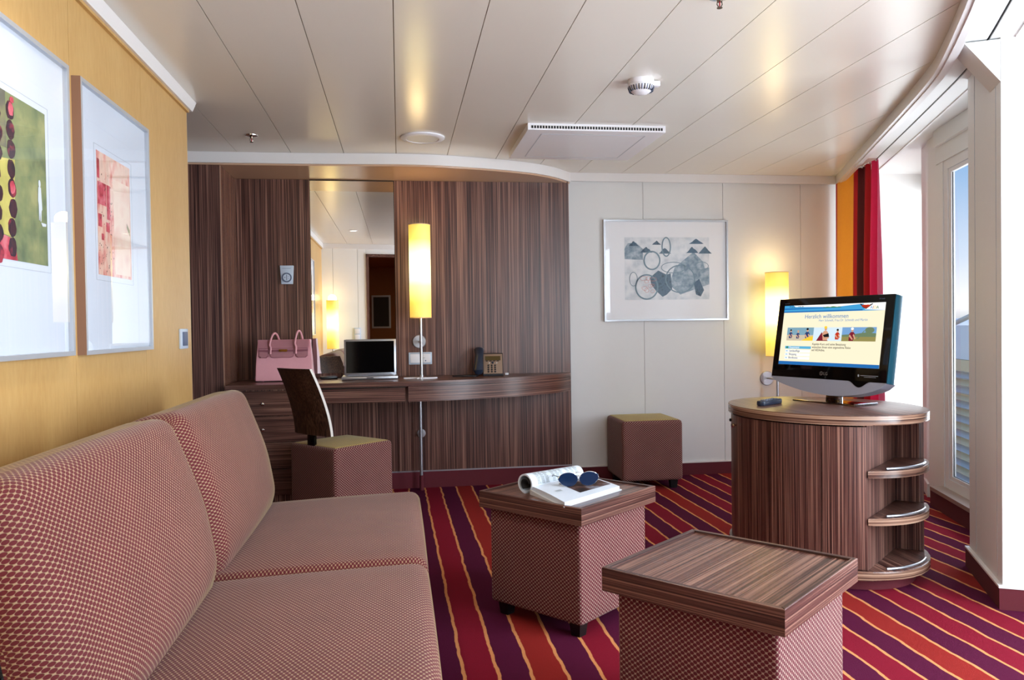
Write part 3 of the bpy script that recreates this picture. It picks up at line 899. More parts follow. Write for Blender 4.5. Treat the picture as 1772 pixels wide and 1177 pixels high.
# ------------------------------------------------------------------ lamps
def lamp(name, label, x, y, z0, z1, r, power, wall_disc=None, foot=None, pole_to=None):
    t = thing(name, label, 'lamp', (x, y, 0))
    sh = lathe('lamp_shade', [(r, z0), (r, z1), (r - 0.002, z1), (r - 0.002, z0)], M['shade'], t, seg=40, closed=False)
    bm = bmesh.new()
    bmesh.ops.create_circle(bm, cap_ends=True, segments=32, radius=r - 0.003, matrix=Matrix.Translation((0, 0, z1 - 0.004)))
    finish(bm, 'shade_top', M['shade'], t)
    for z in (z0 + 0.001, z1 - 0.001):
        lathe('shade_rim', [(r - 0.001, z - 0.002), (r + 0.0012, z - 0.002), (r + 0.0012, z + 0.002), (r - 0.001, z + 0.002)], M['ochre_edge'], t, seg=40, closed=False)
    tube('pole', [(0, 0, pole_to), (0, 0, z0 + 0.03)], 0.0095, M['alu'], t, seg=16)
    if wall_disc:
        zz, yy, rr = wall_disc
        lathe('wall_disc', [(rr, 0), (rr, 0.006), (rr - 0.004, 0.010), (0, 0.010)], M['alu'], t, seg=32, loc=(-0.005, yy - y, zz), rot=(PI / 2, 0, 0))
        tube('arm', [(0, 0, zz), (-0.004, yy - y, zz)], 0.006, M['alu'], t)
    l = bpy.data.lights.new(name + '_bulb', 'POINT'); l.energy = power * 0.5; l.color = (1.0, 0.72, 0.36); l.shadow_soft_size = 0.05
    for zz in (z1 + 0.02,):
        lo = bpy.data.objects.new(name + '_bulb', l); COL.objects.link(lo); lo.parent = t; lo.location = (0, 0, zz)
    return t
lp = lamp('desk_lamp', 'tall glowing yellow cylinder lamp standing on the desk in front of the veneer wall', 0.134, 4.95, 1.132, 1.717, 0.0675, 3.0, (0.978, YD, 0.045), None, 0.757)
prism('foot', [(-0.115, 0.012), (-0.112, -0.012), (0.005, -0.020), (0.012, 0.006)], 0.750, 0.758, M['white_plastic'], lp, bevel=0.001, smooth=False)
prism('foot', [(-0.012, -0.040), (-0.008, -0.062), (0.098, -0.030), (0.092, -0.008)], 0.750, 0.758, M['white_plastic'], lp, bevel=0.001, smooth=False)
lathe('pole_collar', [(0.013, 0.758), (0.013, 0.772), (0.010, 0.774)], M['alu'], lp, seg=20)
prism('foot_bridge', [(-0.035, 0.002), (-0.03, -0.05), (0.03, -0.045), (0.03, 0.008)], 0.750, 0.757, M['white_plastic'], lp, smooth=False)
pp = thing('desk_support_pole', 'slim blue-grey metal pole under the desk with a round wall bracket', 'pole', (0.128, 5.15, 0))
tube('pole', [(0, 0, 0.10), (0, 0, 0.722)], 0.0105, M['alu'], pp, seg=16)
lathe('wall_disc', [(0.028, 0), (0.028, 0.008), (0, 0.010)], M['alu'], pp, seg=28, loc=(0.006, YD - 5.15, 0.365), rot=(PI / 2, 0, 0))
tube('arm', [(0, 0, 0.365), (0.004, YD - 5.15, 0.365)], 0.006, M['alu'], pp)
lathe('foot', [(0.013, 0.0), (0.013, 0.10), (0.0105, 0.10)], M['carpet_trim'], pp, seg=16)

lamp('floor_lamp', 'glowing pale yellow cylinder floor lamp on the cream wall behind the television', 2.612, 5.13, 0.835, 1.420, 0.078, 3.0, (0.672, YW, 0.052), None, 0.01)
lamp('floor_lamp', 'yellow cylinder floor lamp in the back corner by the doorway, seen in the mirror', -0.795, 0.84, 0.83, 1.415, 0.072, 3.5, (0.672, 0.645, 0.05), None, 0.01)
for o_ in [o for o in COL.objects if o.name.startswith('floor_lamp') and o.type == 'EMPTY']:
    lathe('base', [(0.11, 0.0), (0.11, 0.010), (0.10, 0.014), (0.012, 0.016)], M['alu'], o_, seg=32)

# ------------------------------------------------------------------ framed pictures
def framed(name, label, loc, rotz, w, h, art, side=None, fw=0.012, dep=0.026, card='mat'):
    """picture whose local frame faces -y; x right, z up, origin centre"""
    t = thing(name, label, 'picture', loc, rotz)
    bm = bmesh.new()
    for (x0, x1, z0, z1) in ((-w / 2, w / 2, h / 2 - fw, h / 2), (-w / 2, w / 2, -h / 2, -h / 2 + fw), (-w / 2, -w / 2 + fw, -h / 2 + fw, h / 2 - fw), (w / 2 - fw, w / 2, -h / 2 + fw, h / 2 - fw)):
        bm_box(bm, x0, x1, -dep, 0, z0, z1)
    bm.normal_update()
    if side:
        for f in bm.faces:
            if abs(f.normal.x) > 0.9 and abs(f.calc_center_median().x) > w / 2 - 0.001: f.material_index = 1
    finish(bm, 'frame', [M['frame'], side or M['frame']], t)
    box('mount', -w / 2 + fw, w / 2 - fw, -0.012, -0.002, -h / 2 + fw, h / 2 - fw, M[card], t)
    art(t)
    box('glass', -w / 2 + fw, w / 2 - fw, -0.0215, -0.020, -h / 2 + fw, h / 2 - fw, M['pic_glass'], t)
    return t
def bevel_lines(t, x0, x1, z0, z1, g=0.018, wd_=0.0014):
    a, b, c, d_ = x0 - g, x1 + g, z0 - g, z1 + g
    many_flat('mount_bevel', [[(a, c), (b, c), (b, c + wd_), (a, c + wd_)], [(a, d_ - wd_), (b, d_ - wd_), (b, d_), (a, d_)], [(a, c), (a + wd_, c), (a + wd_, d_), (a, d_)], [(b - wd_, c), (b, c), (b, d_), (b - wd_, d_)]], 0.0122, M['mat_line'], t)
# local +x runs towards +y of the room when hung on the ochre wall facing +x (rot 90deg)
M['art_green'] = blot('painted_green', [(92, 108, 80), (116, 130, 92), (134, 142, 98), (156, 158, 110)], 14)
M['art_heads'] = blot('painted_heads', [(22, 16, 40), (60, 22, 40), (40, 20, 44), (168, 50, 70)], 22)
M['art_red'] = blot('painted_red', [(150, 30, 50), (196, 70, 90), (210, 120, 130)], 30)
M['art_grey'] = blot('painted_grey', [(84, 86, 78), (110, 108, 92), (150, 150, 100)], 12)
M['art_yel'] = blot('painted_yellow', [(170, 164, 88), (206, 196, 110)], 18)
M['art_pink'] = blot('painted_pink', [(198, 96, 96), (220, 160, 146), (226, 196, 178), (214, 182, 168)], 26, (1, 1, 0.5))
M['art_blue'] = blot('wash_blue', [(112, 136, 156), (148, 168, 182), (186, 198, 206)], 34)
M['art_pale'] = blot('wash_pale', [(206, 214, 220), (228, 232, 236), (240, 242, 244)], 20)
M['art_ink'] = blot('wash_ink', [(52, 78, 98), (84, 112, 132), (70, 96, 120)], 50)
M['art_line'] = plain('pencil_line', (120, 146, 160), 0.8)
M['art_rose'] = plain('rose_line', (214, 140, 132), 0.8)
def art1(t):
    x0, x1, z0, z1 = -0.155, 0.180, -0.165, 0.235
    bevel_lines(t, x0, x1, z0, z1)
    flat('print', [(x0, z0), (x1, z0), (x1, z1), (x0, z1)], 0.0122, M['art_green'], t)
    flat('print_patch', [(x0, 0.10), (-0.03, 0.10), (-0.03, z1), (x0, z1)], 0.0127, M['art_grey'], t)
    flat('print_patch', [(x0, -0.10), (0.0, -0.11), (0.01, 0.08), (x0, 0.06)], 0.0128, M['art_yel'], t)
    flat('print_patch', [(x0, z0), (0.012, z0), (0.0, z0 + 0.05), (x0, z0 + 0.07)], 0.0129, M['art_red'], t)
    hs, rs = [], []
    for i in range(8):
        z = 0.195 - 0.047 * i
        hs.append(ell(-0.008 + random.uniform(-0.004, 0.004), z, 0.020, 0.023, 18, 0.08))
        hs.append(ell(-0.075 + random.uniform(-0.01, 0.01), z - 0.02, 0.022, 0.022, 18, 0.1))
        if i in (0, 4): rs.append(ell(-0.006, z + 0.003, 0.013, 0.016, 14, 0.12))
    rs.append(ell(0.0, 0.222, 0.010, 0.008, 10, 0.1))
    for q_ in hs: many_flat('painted_head', [q_], 0.0133, M['art_heads'], t)
    for q_ in rs: many_flat('painted_highlight', [q_], 0.0138, M['art_red'], t)
    many_flat('painted_figure', [ell(0.138, 0.045, 0.006, 0.010, 12), [(0.131, 0.036), (0.145, 0.036), (0.150, -0.02), (0.146, -0.025), (0.143, -0.052), (0.139, -0.052), (0.138, -0.026), (0.134, -0.05), (0.131, -0.05), (0.131, -0.01), (0.128, 0.0)], [(0.142, -0.055), (0.172, -0.055), (0.170, -0.062), (0.150, -0.064)]], 0.0134, M['mat'], t)
def art2(t):
    x0, x1, z0, z1 = -0.170, 0.130, -0.160, 0.225
    bevel_lines(t, x0, x1, z0, z1)
    flat('print', [(x0, z0), (x1, z0), (x1, z1), (x0, z1)], 0.0122, M['art_pink'], t)
    rs = [[(x, z), (x + w_, z), (x + w_, z + h_), (x, z + h_)] for x, z, w_, h_ in ((-0.165, 0.06, 0.07, 0.07), (-0.09, 0.02, 0.03, 0.11), (-0.165, -0.01, 0.03, 0.04), (-0.10, -0.02, 0.03, 0.03), (-0.14, -0.05, 0.02, 0.02), (-0.168, 0.14, 0.02, 0.06))]
    for q_ in rs: many_flat('painted_square', [q_], 0.0128, M['art_red'], t)
    dots = []
    for _ in range(70):
        x = random.uniform(x0 + 0.004, x0 + 0.13); z = random.uniform(z0 + 0.01, z1 - 0.06); s = random.uniform(0.0012, 0.004)
        dots.append([(x, z), (x + s, z), (x + s, z + s * 1.6), (x, z + s)])
    many_flat('painted_specks', dots, 0.0131, M['ink_dark'], t)['kind'] = 'stuff'
    flat('print_patch', [(-0.03, -0.15), (0.12, -0.15), (0.12, 0.16), (-0.03, 0.16)], 0.0126, blot('painted_cream', [(226, 196, 178), (230, 208, 190), (222, 176, 164)], 9), t)
    many_flat('painted_marks', [[(0.09, 0.03), (0.118, 0.01), (0.118, -0.01), (0.09, 0.015)]], 0.0130, M['art_grey'], t)
def art3(t):
    x0, x1, z0, z1 = -0.302, 0.315, -0.205, 0.232
    flat('print', [(x0, z0), (x1, z0), (x1, z1), (x0, z1)], 0.0122, M['art_pale'], t)
    def tri(cx, cz, w_, h_):
        pts = [(cx - w_ / 2, cz)]
        for k in range(9):
            u = k / 8; pts.append((cx - w_ / 2 + w_ * u, cz + h_ * (1 - abs(2 * u - 1)) + random.uniform(-0.004, 0.004) * (0 < k < 8)))
        pts.append((cx + w_ / 2, cz)); return pts
    flat('wash_field', [(x0, 0.08), (-0.17, 0.075), (-0.17, 0.15), (-0.22, 0.195), (-0.28, 0.19), (x0, 0.15)], 0.0127, M['art_blue'], t)
    flat('wash_field', [(0.17, -0.10), (x1, -0.10), (x1, 0.02), (0.20, 0.0)], 0.0127, M['art_blue'], t)
    flat('wash_field', [(0.10, -0.17), (0.31, -0.10), (0.27, 0.06), (0.20, 0.13), (0.06, 0.02), (0.02, -0.10)], 0.0128, M['art_blue'], t)
    for q_ in [tri(-0.235, 0.172, 0.07, 0.035), tri(-0.07, 0.180, 0.065, 0.026), tri(-0.145, 0.125, 0.09, 0.042), tri(-0.01, 0.118, 0.09, 0.040), tri(0.19, 0.122, 0.09, 0.044), tri(0.22, 0.186, 0.11, 0.040), tri(0.285, 0.118, 0.10, 0.052)]: many_flat('ink_roof', [q_], 0.0132, M['art_ink'], t)
    flat('ink_shape', [(-0.12, -0.05), (-0.06, 0.0), (0.0, -0.03), (0.03, -0.02), (0.04, -0.13), (0.0, -0.17), (-0.03, -0.185), (-0.08, -0.14), (-0.11, -0.10)], 0.0133, M['art_ink'], t)
    flat('ink_shape', [(0.20, -0.09), (0.24, -0.06), (0.275, -0.14), (0.25, -0.185), (0.215, -0.17)], 0.0133, M['art_ink'], t)
    for q_ in ((-0.105, 0.07, 0.062, 0.068, 0.010), (0.0, 0.165, 0.035, 0.07, 0.009), (-0.145, -0.115, 0.085, 0.09, 0.010), (0.10, -0.06, 0.11, 0.10, 0.008), (0.05, 0.02, 0.09, 0.04, 0.005), (-0.24, -0.06, 0.03, 0.05, 0.004), (0.26, 0.03, 0.05, 0.03, 0.004)):
        many_flat('drawn_loop', ringshape(*q_), 0.0136, M['art_line'], t)
    rr = []
    for _ in range(9): rr += ringshape(-0.135 + random.uniform(-0.04, 0.04), -0.10 + random.uniform(-0.05, 0.05), random.uniform(0.012, 0.028), random.uniform(0.01, 0.02), 0.002, 16, 0.15)
    many_flat('rose_scribble', rr, 0.0139, M['art_rose'], t)['kind'] = 'stuff'
framed('framed_picture', 'large framed print of a green field with dark painted heads on the ochre wall', (XL, 2.043, 1.412), PI / 2, 0.62, 0.812, art1, M['frame_side'])
framed('framed_picture', 'framed print in pale pink and red blotches on the ochre wall above the sofa', (XL, 2.745, 1.410), PI / 2, 0.628, 0.812, art2, M['frame_side'])
framed('framed_picture', 'wide framed blue-grey drawing of loops and roofs on the cream far wall', (1.862, YW, 1.447), 0.0, 0.905, 0.706, art3, None, card='mat_white')

# ------------------------------------------------------------------ sofa
sofa = thing('sofa', 'two-seat sofa in red and beige honeycomb weave along the ochre wall', 'sofa', (0, 0, 0))
def cushion(name, prof, y0, y1, r, mat, puff=0.0, nst=7, puff_fn=None):
    """loft a closed (x,z) profile along y with rounded ends"""
    n = len(prof)
    P = [Vector(p) for p in prof]
    nor = []
    for i in range(n):
        d = (P[(i + 1) % n] - P[i - 1]).normalized(); nor.append(Vector((d.y, -d.x)))
    area_ = sum(P[i].x * P[(i + 1) % n].y - P[(i + 1) % n].x * P[i].y for i in range(n))
    if area_ < 0: nor = [-q for q in nor]
    st = []
    for k in range(nst + 1):
        a = PI / 2 * k / nst
        st.append((y0 + r * (1 - math.sin(a)), r * (1 - math.cos(a))))
    st = st[::-1]
    mid = [(y0 + r + (y1 - y0 - 2 * r) * k / 12, 0) for k in range(1, 12)]
    st2 = [(y0 + y1 - y, i_) for y, i_ in st[::-1]]
    allst = st + mid + st2
    bm = bmesh.new(); rings = []
    for y, ins in allst:
        u = (y - y0) / (y1 - y0)
        g = puff * math.sin(PI * min(max(u, 0), 1)) ** 0.6
        ring = []
        for i in range(n):
            amt = (puff_fn(P[i]) if puff_fn else 1.0)
            q = P[i] - nor[i] * ins + nor[i] * g * amt
            ring.append(bm.verts.new((q.x, y, q.y)))
        rings.append(ring)
    for a, b in zip(rings, rings[1:]):
        for k in range(n): bm.faces.new((a[k], a[(k + 1) % n], b[(k + 1) % n], b[k]))
    bm.faces.new(rings[0]); bm.faces.new(rings[-1])
    o = finish(bm, name, mat, sofa, smooth=True, angle=80)
    # UV: along y, and distance round the profile
    acc = [0.0]
    for i in range(n): acc.append(acc[-1] + (P[(i + 1) % n] - P[i]).length)
    ua = [0.0]
    for (ya, ia), (yb, ib) in zip(allst, allst[1:]): ua.append(ua[-1] + math.hypot(yb - ya, ib - ia))
    me = o.data; uv = me.uv_layers.new(name='UVMap').data
    nr = len(allst)
    for p in me.polygons:
        vs = [me.loops[l].vertex_index for l in p.loop_indices]
        wrap = (max(v % n for v in vs) == n - 1 and min(v % n for v in vs) == 0 and len(vs) == 4)
        for l in p.loop_indices:
            vi = me.loops[l].vertex_index; k = vi % n
            if len(vs) > 4: c = me.vertices[vi].co; uv[l].uv = (c.x, c.z); continue
            a = acc[n] if (wrap and k == 0) else acc[k]
            uv[l].uv = (ua[vi // n], a)
    return o
def round_prof(pts, rads, seg=5):
    """polygon with rounded corners"""
    out = []
    n = len(pts)
    for i in range(n):
        p = Vector(pts[i]); a = Vector(pts[i - 1]); b = Vector(pts[(i + 1) % n]); r = rads[i]
        if r <= 0: out.append(tuple(p)); continue
        da, db = (a - p), (b - p); la, lb = min(r, da.length * 0.49), min(r, db.length * 0.49)
        s, e_ = p + da.normalized() * la, p + db.normalized() * lb
        for k in range(seg + 1):
            t = k / seg
            out.append(tuple((1 - t) ** 2 * s + 2 * t * (1 - t) * p + t * t * e_))
    return out
def densify(pts, step=0.035):
    out = []
    n = len(pts)
    for i in range(n):
        a, b = Vector(pts[i]), Vector(pts[(i + 1) % n]); k = max(1, int((b - a).length / step))
        for j in range(k): out.append(tuple(a + (b - a) * j / k))
    return out
seatp = densify(round_prof([(-0.62, 0.150), (0.080, 0.150), (0.068, 0.425), (-0.62, 0.400)], [0.02, 0.03, 0.045, 0.03]))
backp = densify(round_prof([(-0.60, 0.33), (-0.500, 0.38), (-0.482, 0.46), (-0.515, 0.62), (-0.592, 0.845), (-0.70, 0.842), (-0.80, 0.78), (-0.84, 0.60), (-0.84, 0.34)], [0.03, 0.03, 0.03, 0.05, 0.035, 0.05, 0.05, 0.05, 0.02]))
def fs(p):  # bulge the top of the seats
    return max(0.0, 1 - ((p.x + 0.27) / 0.36) ** 2) if p.y > 0.36 else 0.0
def fb(p):  # bulge the front of the back cushions
    return max(0.0, 1 - ((p.y - 0.62) / 0.26) ** 2) if p.x > -0.63 and p.y > 0.36 else 0.0
for y0, y1 in ((1.235, 2.165), (2.185, 3.115)):
    cushion('seat_cushion', seatp, y0, y1, 0.030, M['sofa'], 0.018, puff_fn=fs)
    cushion('back_cushion', backp, y0 + 0.002, y1 - 0.002, 0.072, M['sofa'], 0.030, puff_fn=fb)
box('sofa_base', -0.84, 0.045, 1.26, 3.09, 0.09, 0.149, M['black_leg'], sofa, bevel=0.006)
for x in (-0.78, 0.0):
    for y in (1.32, 3.03):
        prism('leg', [(x - 0.02, y - 0.02), (x + 0.02, y - 0.02), (x + 0.02, y + 0.02), (x - 0.02, y + 0.02)], 0.0, 0.09, M['black_leg'], sofa, smooth=False)

# ------------------------------------------------------------------ cubes
def tapered_leg(parent, x, y, h, r=0.024):
    bm = bmesh.new(); vs = bm_box(bm, x - r, x + r, y - r, y + r, 0, h)
    for v in vs:
        if v.co.z < 0.001: v.co.x = x + (v.co.x - x) * 0.75; v.co.y = y + (v.co.y - y) * 0.75
    return finish(bm, 'leg', M['black_leg'], parent)
def rcube(name, s, z0, z1, r, mat, parent, bulge=0.0):
    bm = bmesh.new(); bm_box(bm, -s, s, -s, s, z0, z1)
    bmesh.ops.bevel(bm, geom=bm.edges[:], offset=r, segments=5, profile=0.6, affect='EDGES')
    bmesh.ops.subdivide_edges(bm, edges=[e for e in bm.edges if e.calc_length() > 0.15], cuts=6, use_grid_fill=True)
    for v in bm.verts:
        if v.co.z > z1 - 0.001 and bulge:
            v.co.z += bulge * max(0, 1 - (v.co.x / s) ** 2) * max(0, 1 - (v.co.y / s) ** 2)
    o = finish(bm, name, mat, parent, smooth=True, angle=60)
    box_uv(o)
    return o
# small tables: upholstered cube with a loose veneer tray lid
def tray_table(label, loc, rot):
    t = thing('cube_table', label, 'table', loc, rot, 'veneer-topped cube tables')
    rcube('upholstered_body', 0.208, 0.050, 0.402, 0.014, M['cube'], t)
    hs = 0.235
    lid = box('lid_panel', -hs + 0.014, hs - 0.014, -hs + 0.014, hs - 0.014, 0.403, 0.4545, M['wood_h'], t)
    for k in range(4):
        bm = bmesh.new()
        pts = [(-hs, -hs), (hs, -hs), (hs - 0.014, -hs + 0.014), (-hs + 0.014, -hs + 0.014)]
        lo = [bm.verts.new((x, y, 0.401)) for x, y in pts]; hi = [bm.verts.new((x, y, 0.461)) for x, y in pts]
        bm.faces.new(lo[::-1]); bm.faces.new(hi)
        for i in range(4): bm.faces.new((lo[i], lo[(i + 1) % 4], hi[(i + 1) % 4], hi[i]))
        bmesh.ops.bevel(bm, geom=[e for e in bm.edges if abs((e.verts[0].co.z + e.verts[1].co.z) / 2 - 0.461) < 1e-4], offset=0.0015, segments=1, affect='EDGES')
        finish(bm, 'lid_rim', M['wood_h'], t, rot=(0, 0, k * PI / 2))
    for x in (-0.165, 0.165):
        for y in (-0.165, 0.165): tapered_leg(t, x, y, 0.052)
    return t
tr = R(40.4)
def tcent(N):  # near corner -> centre; the near corner is local (-hs,-hs)
    return (N[0] + 0.235 * (math.cos(tr) - math.sin(tr)), N[1] + 0.235 * (math.sin(tr) + math.cos(tr)), 0)
tray_table('foremost cube table with an empty dark veneer tray top on woven red sides', tcent((0.799, 1.546)), tr)
tray_table('woven cube table with a dark veneer tray top carrying the open magazine', tcent((0.588, 2.523)), tr)

M['olive_top'] = weave('olive_seat_weave', 0.0165, 0.0135, dot=(160, 128, 66), net=(206, 196, 112), edge=(200, 190, 108))
ot = thing('ottoman', 'rounded red woven ottoman with an olive top under the far wall picture', 'ottoman', (1.612, 5.053, 0), R(-0.5))
rcube('upholstered_body', 0.203, 0.055, 0.447, 0.028, M['cube'], ot, 0.0)
rcube('top_cover', 0.186, 0.425, 0.4495, 0.010, M['olive_top'], ot, 0.006)
for x in (-0.150, 0.150):
    for y in (-0.150, 0.150): tapered_leg(ot, x, y, 0.06, 0.026)

# desk chair: cube seat with a bent plywood back
ca = R(42)
near = Vector((-0.352, 4.235))
cc_ = near + Vector((math.cos(ca), math.sin(ca))) * 0.205 + Vector((-math.sin(ca), math.cos(ca))) * 0.205
ch = thing('desk_chair', 'cube desk chair with red woven seat and bent dark plywood backrest', 'chair', (cc_.x, cc_.y, 0), ca)
rcube('seat', 0.205, 0.055, 0.430, 0.026, M['cube'], ch, 0.0)
rcube('seat_top', 0.188, 0.410, 0.4325, 0.010, M['olive_top'], ch, 0.010)
for x in (-0.150, 0.150):
    for y in (-0.150, 0.150): tapered_leg(ch, x, y, 0.06, 0.026)
# local -x face looks towards the camera's left; the back stands along it
bm = bmesh.new()
NZ, NY = 14, 10
def bp3(u, v, side):
    z = 0.487 + 0.372 * v
    y = (u - 0.5) * (0.30 + 0.03 * (1 - v)) * 1.0
    x = -0.155 - 0.120 * v ** 1.6 + 0.020 * (1 - (2 * u - 1) ** 2) * -1.0
    return (x + side * 0.016 - 0.022, y + 0.026, z)
G = {}
for s in (0, 1):
    for i in range(NY + 1):
        for j in range(NZ + 1): G[s, i, j] = bm.verts.new(bp3(i / NY, j / NZ, s))
for i in range(NY):
    for j in range(NZ):
        bm.faces.new((G[0, i, j], G[0, i, j + 1], G[0, i + 1, j + 1], G[0, i + 1, j]))
        bm.faces.new((G[1, i, j], G[1, i + 1, j], G[1, i + 1, j + 1], G[1, i, j + 1]))
for i in range(NY):
    bm.faces.new((G[0, i, 0], G[0, i + 1, 0], G[1, i + 1, 0], G[1, i, 0])).material_index = 1
    bm.faces.new((G[0, i, NZ], G[1, i, NZ], G[1, i + 1, NZ], G[0, i + 1, NZ])).material_index = 0
for j in range(NZ):
    bm.faces.new((G[0, 0, j], G[1, 0, j], G[1, 0, j + 1], G[0, 0, j + 1])).material_index = 1
    bm.faces.new((G[0, NY, j], G[0, NY, j + 1], G[1, NY, j + 1], G[1, NY, j])).material_index = 1
M['ply_edge'] = plain('pale_ply_edge', (226, 220, 210), 0.4)
finish(bm, 'backrest', [M['wood_chair'], M['ply_edge']], ch, smooth=True, angle=35)
box('post', -0.192, -0.174, -0.008, 0.056, 0.425, 0.56, M['gloss_black'], ch, bevel=0.003)

# ------------------------------------------------------------------ television cabinet
EC = Vector((1.858, 3.233)); EA, EB = 0.444, 0.372; TH = R(-72)
EL = Vector((math.cos(TH), math.sin(TH))); EM = Vector((-EL.y, EL.x))
def ep(deg, d=0.0):
    t = R(deg)
    return (EA - d) * math.cos(t) * EL + (EB - d) * math.sin(t) * EM
def earc(a0, a1, d=0.0, n=40): return [tuple(ep(a0 + (a1 - a0) * k / n, d)) for k in range(n + 1)]
tvu = thing('television_cabinet', 'oval dark veneer television cabinet with open corner shelves', 'cabinet', (EC.x, EC.y, 0))
M['wood_edge'] = wood('veneer_shelf_edge', 'xy', dark=(66, 42, 34), mid=(118, 86, 70), light=(190, 156, 130), rough=0.25)
def edged(o, m2):
    o.data.materials.append(m2)
    for p in o.data.polygons:
        if abs(p.normal.z) < 0.6: p.material_index = 1
    return o
edged(prism('top', earc(0, 360)[:-1], 0.662, 0.700, M['wood_y'], tvu, bevel=0.003), M['wood_edge'])
edged(prism('bottom_slab', earc(0, 360)[:-1], 0.052, 0.088, M['wood_y'], tvu, bevel=0.006), M['wood_edge'])
prism('plinth', earc(0, 360, 0.055)[:-1], 0.0, 0.052, M['carpet_trim'], tvu)
Ic = Vector((2.105, 3.085)) - EC      # inner corner of the open shelves
def shell(name, a0, a1, d0, d1, z0, z1, mat, parent, n=24):
    return prism(name, earc(a0, a1, d0, n) + earc(a1, a0, d1, n), z0, z1, mat, parent, smooth=True)
T_DIV, T_SEAM, T_RIGHT = 330.5, 306.0, 45.0
door = shell('door', 214.0, T_SEAM - 0.25, 0.012, 0.030, 0.092, 0.655, M['wood_v'], tvu, 30)
shell('front_panel', T_SEAM + 0.25, T_DIV, 0.012, 0.030, 0.092, 0.655, M['wood_v'], tvu, 10)
shell('back_panel', T_RIGHT, 213.5, 0.012, 0.030, 0.090, 0.660, M['wood_v'], tvu, 40)
p_div = ep(T_DIV, 0.012); p_rt = ep(T_RIGHT, 0.012)
def slab2(name, p, q_, th_, z0, z1, mat, parent):
    p, q_ = Vector(p), Vector(q_); d = (q_ - p).normalized(); n = Vector((d.y, -d.x)) * th_
    return prism(name, [tuple(p), tuple(q_), tuple(q_ + n), tuple(p + n)], z0, z1, mat, parent, smooth=False)
slab2('divider', p_div, Ic, -0.018, 0.089, 0.661, M['wood_matt'], tvu)
slab2('divider', Ic, p_rt, -0.018, 0.089, 0.661, M['wood_matt'], tvu)
for z in (0.268, 0.455):
    sh = edged(prism('shelf', [tuple(Ic)] + earc(T_DIV, 360 + T_RIGHT, 0.004, 30), z, z + 0.028, M['wood_y'], tvu, bevel=0.002), M['wood_edge'])
    lo = earc(T_DIV + 12, 360 + 26, 0.018, 24)
    rail = bmesh.new(); bm_tube(rail, [(x, y, z + 0.034) for x, y in lo], 0.005, 8)
    finish(rail, 'shelf_rail', M['alu'], sh, smooth=True)
rail = bmesh.new(); bm_tube(rail, [(x, y, 0.094) for x, y in earc(T_DIV + 12, 360 + 26, 0.018, 24)], 0.005, 8)
finish(rail, 'shelf_rail', M['alu'], tvu, smooth=True)
kx, ky = ep(243, 0.010)
lathe('knob', [(0.004, 0), (0.004, 0.012), (0.010, 0.016), (0.010, 0.022), (0, 0.025)], M['chrome'], door, seg=16, loc=(kx, ky, 0.612), rot=(PI / 2, 0, R(-70)))
kx, ky = ep(228, 0.010)
lathe('lock', [(0.007, 0), (0.007, 0.004), (0, 0.004)], M['black'], door, seg=14, loc=(kx, ky, 0.622), rot=(PI / 2, 0, R(-75)))

# ------------------------------------------------------------------ television
TVC = Vector((1.940, 3.321, 0.996)); YA = R(-71.95); TILT = R(9.4); W, HT = 0.648, 0.384
tv = thing('television', 'flat television showing a welcome page, tilted back on the oval cabinet', 'television', (TVC.x, TVC.y, 0.700), YA)
head = holder('screen_unit', (0, 0, TVC.z - 0.700), 0, tv); head.rotation_euler = (-TILT, 0, 0)
def hbox(*a, **k): return box(*a, **k)
hw, hh = W / 2, HT / 2
body = prism('casing', [(-hw, -hh), (hw, -hh), (hw, hh), (-hw, hh)], -0.002, 0.050, M['gloss_black'], head, bevel=0.006, axis='y')
M['teal'] = plain('teal_side', (24, 92, 116), 0.25)
box('side_trim', hw - 0.001, hw + 0.004, 0.002, 0.045, -hh, hh - 0.004, M['teal'], head, bevel=0.002)
# silver chin with its curved bottom and the dip in the black glass
chin = [(-hw, -hh + 0.002)]
for k in range(0, 25):
    u = k / 24; chin.append((-hw + W * u, -hh - 0.074 * math.sin(PI * u) ** 0.62 * (0.75 + 0.35 * u)))
chin.append((hw, -hh + 0.002))
prism('chin', chin, -0.001, 0.060, M['silver'], head, bevel=0.0, axis='y', smooth=False)
dip = [(hw - 0.19, -hh + 0.003)] + [(hw - 0.19 + 0.115 * k / 12, -hh + 0.002 - 0.026 * math.sin(PI * k / 12) ** 2) for k in range(13)] + [(hw - 0.075, -hh + 0.003)]
flat('black_dip', dip, 0.0022, M['gloss_black'], head)
# chin bulge at the back
box('back_box', -0.20, 0.20, 0.050, 0.085, -hh - 0.03, hh - 0.06, M['black'], head, bevel=0.01)
# the picture on the screen: emissive flat print
def em(name, col, s=1.0):
    mt, t, b = nmat(name); b.inputs['Base Color'].default_value = (0, 0, 0, 1); b.inputs['Roughness'].default_value = 0.5
    b.inputs['Specular IOR Level'].default_value = 0.0
    b.inputs['Emission Color'].default_value = lin(col); b.inputs['Emission Strength'].default_value = s
    return mt
E_ = {k: em('lit_' + k, c) for k, c in dict(cream=(250, 240, 208), blue=(38, 108, 178), sky=(70, 160, 214), pale=(214, 234, 246), white=(252, 252, 252), head=(86, 138, 190), sub=(120, 160, 200),
     black=(30, 30, 32), green=(52, 120, 60), red=(196, 52, 30), orange=(240, 150, 40), yellow=(244, 206, 60), menu=(96, 178, 216), sand=(206, 192, 168), sea=(128, 166, 184),
     skin=(214, 160, 130), navy=(48, 66, 112), maroon=(128, 36, 52), grass=(150, 140, 84), hill=(110, 130, 100), vsky=(120, 164, 212), grey=(150, 160, 172)).items()}
sx0, sx1, sz0, sz1 = -hw + 0.040, hw - 0.040, -hh + 0.062, hh - 0.036
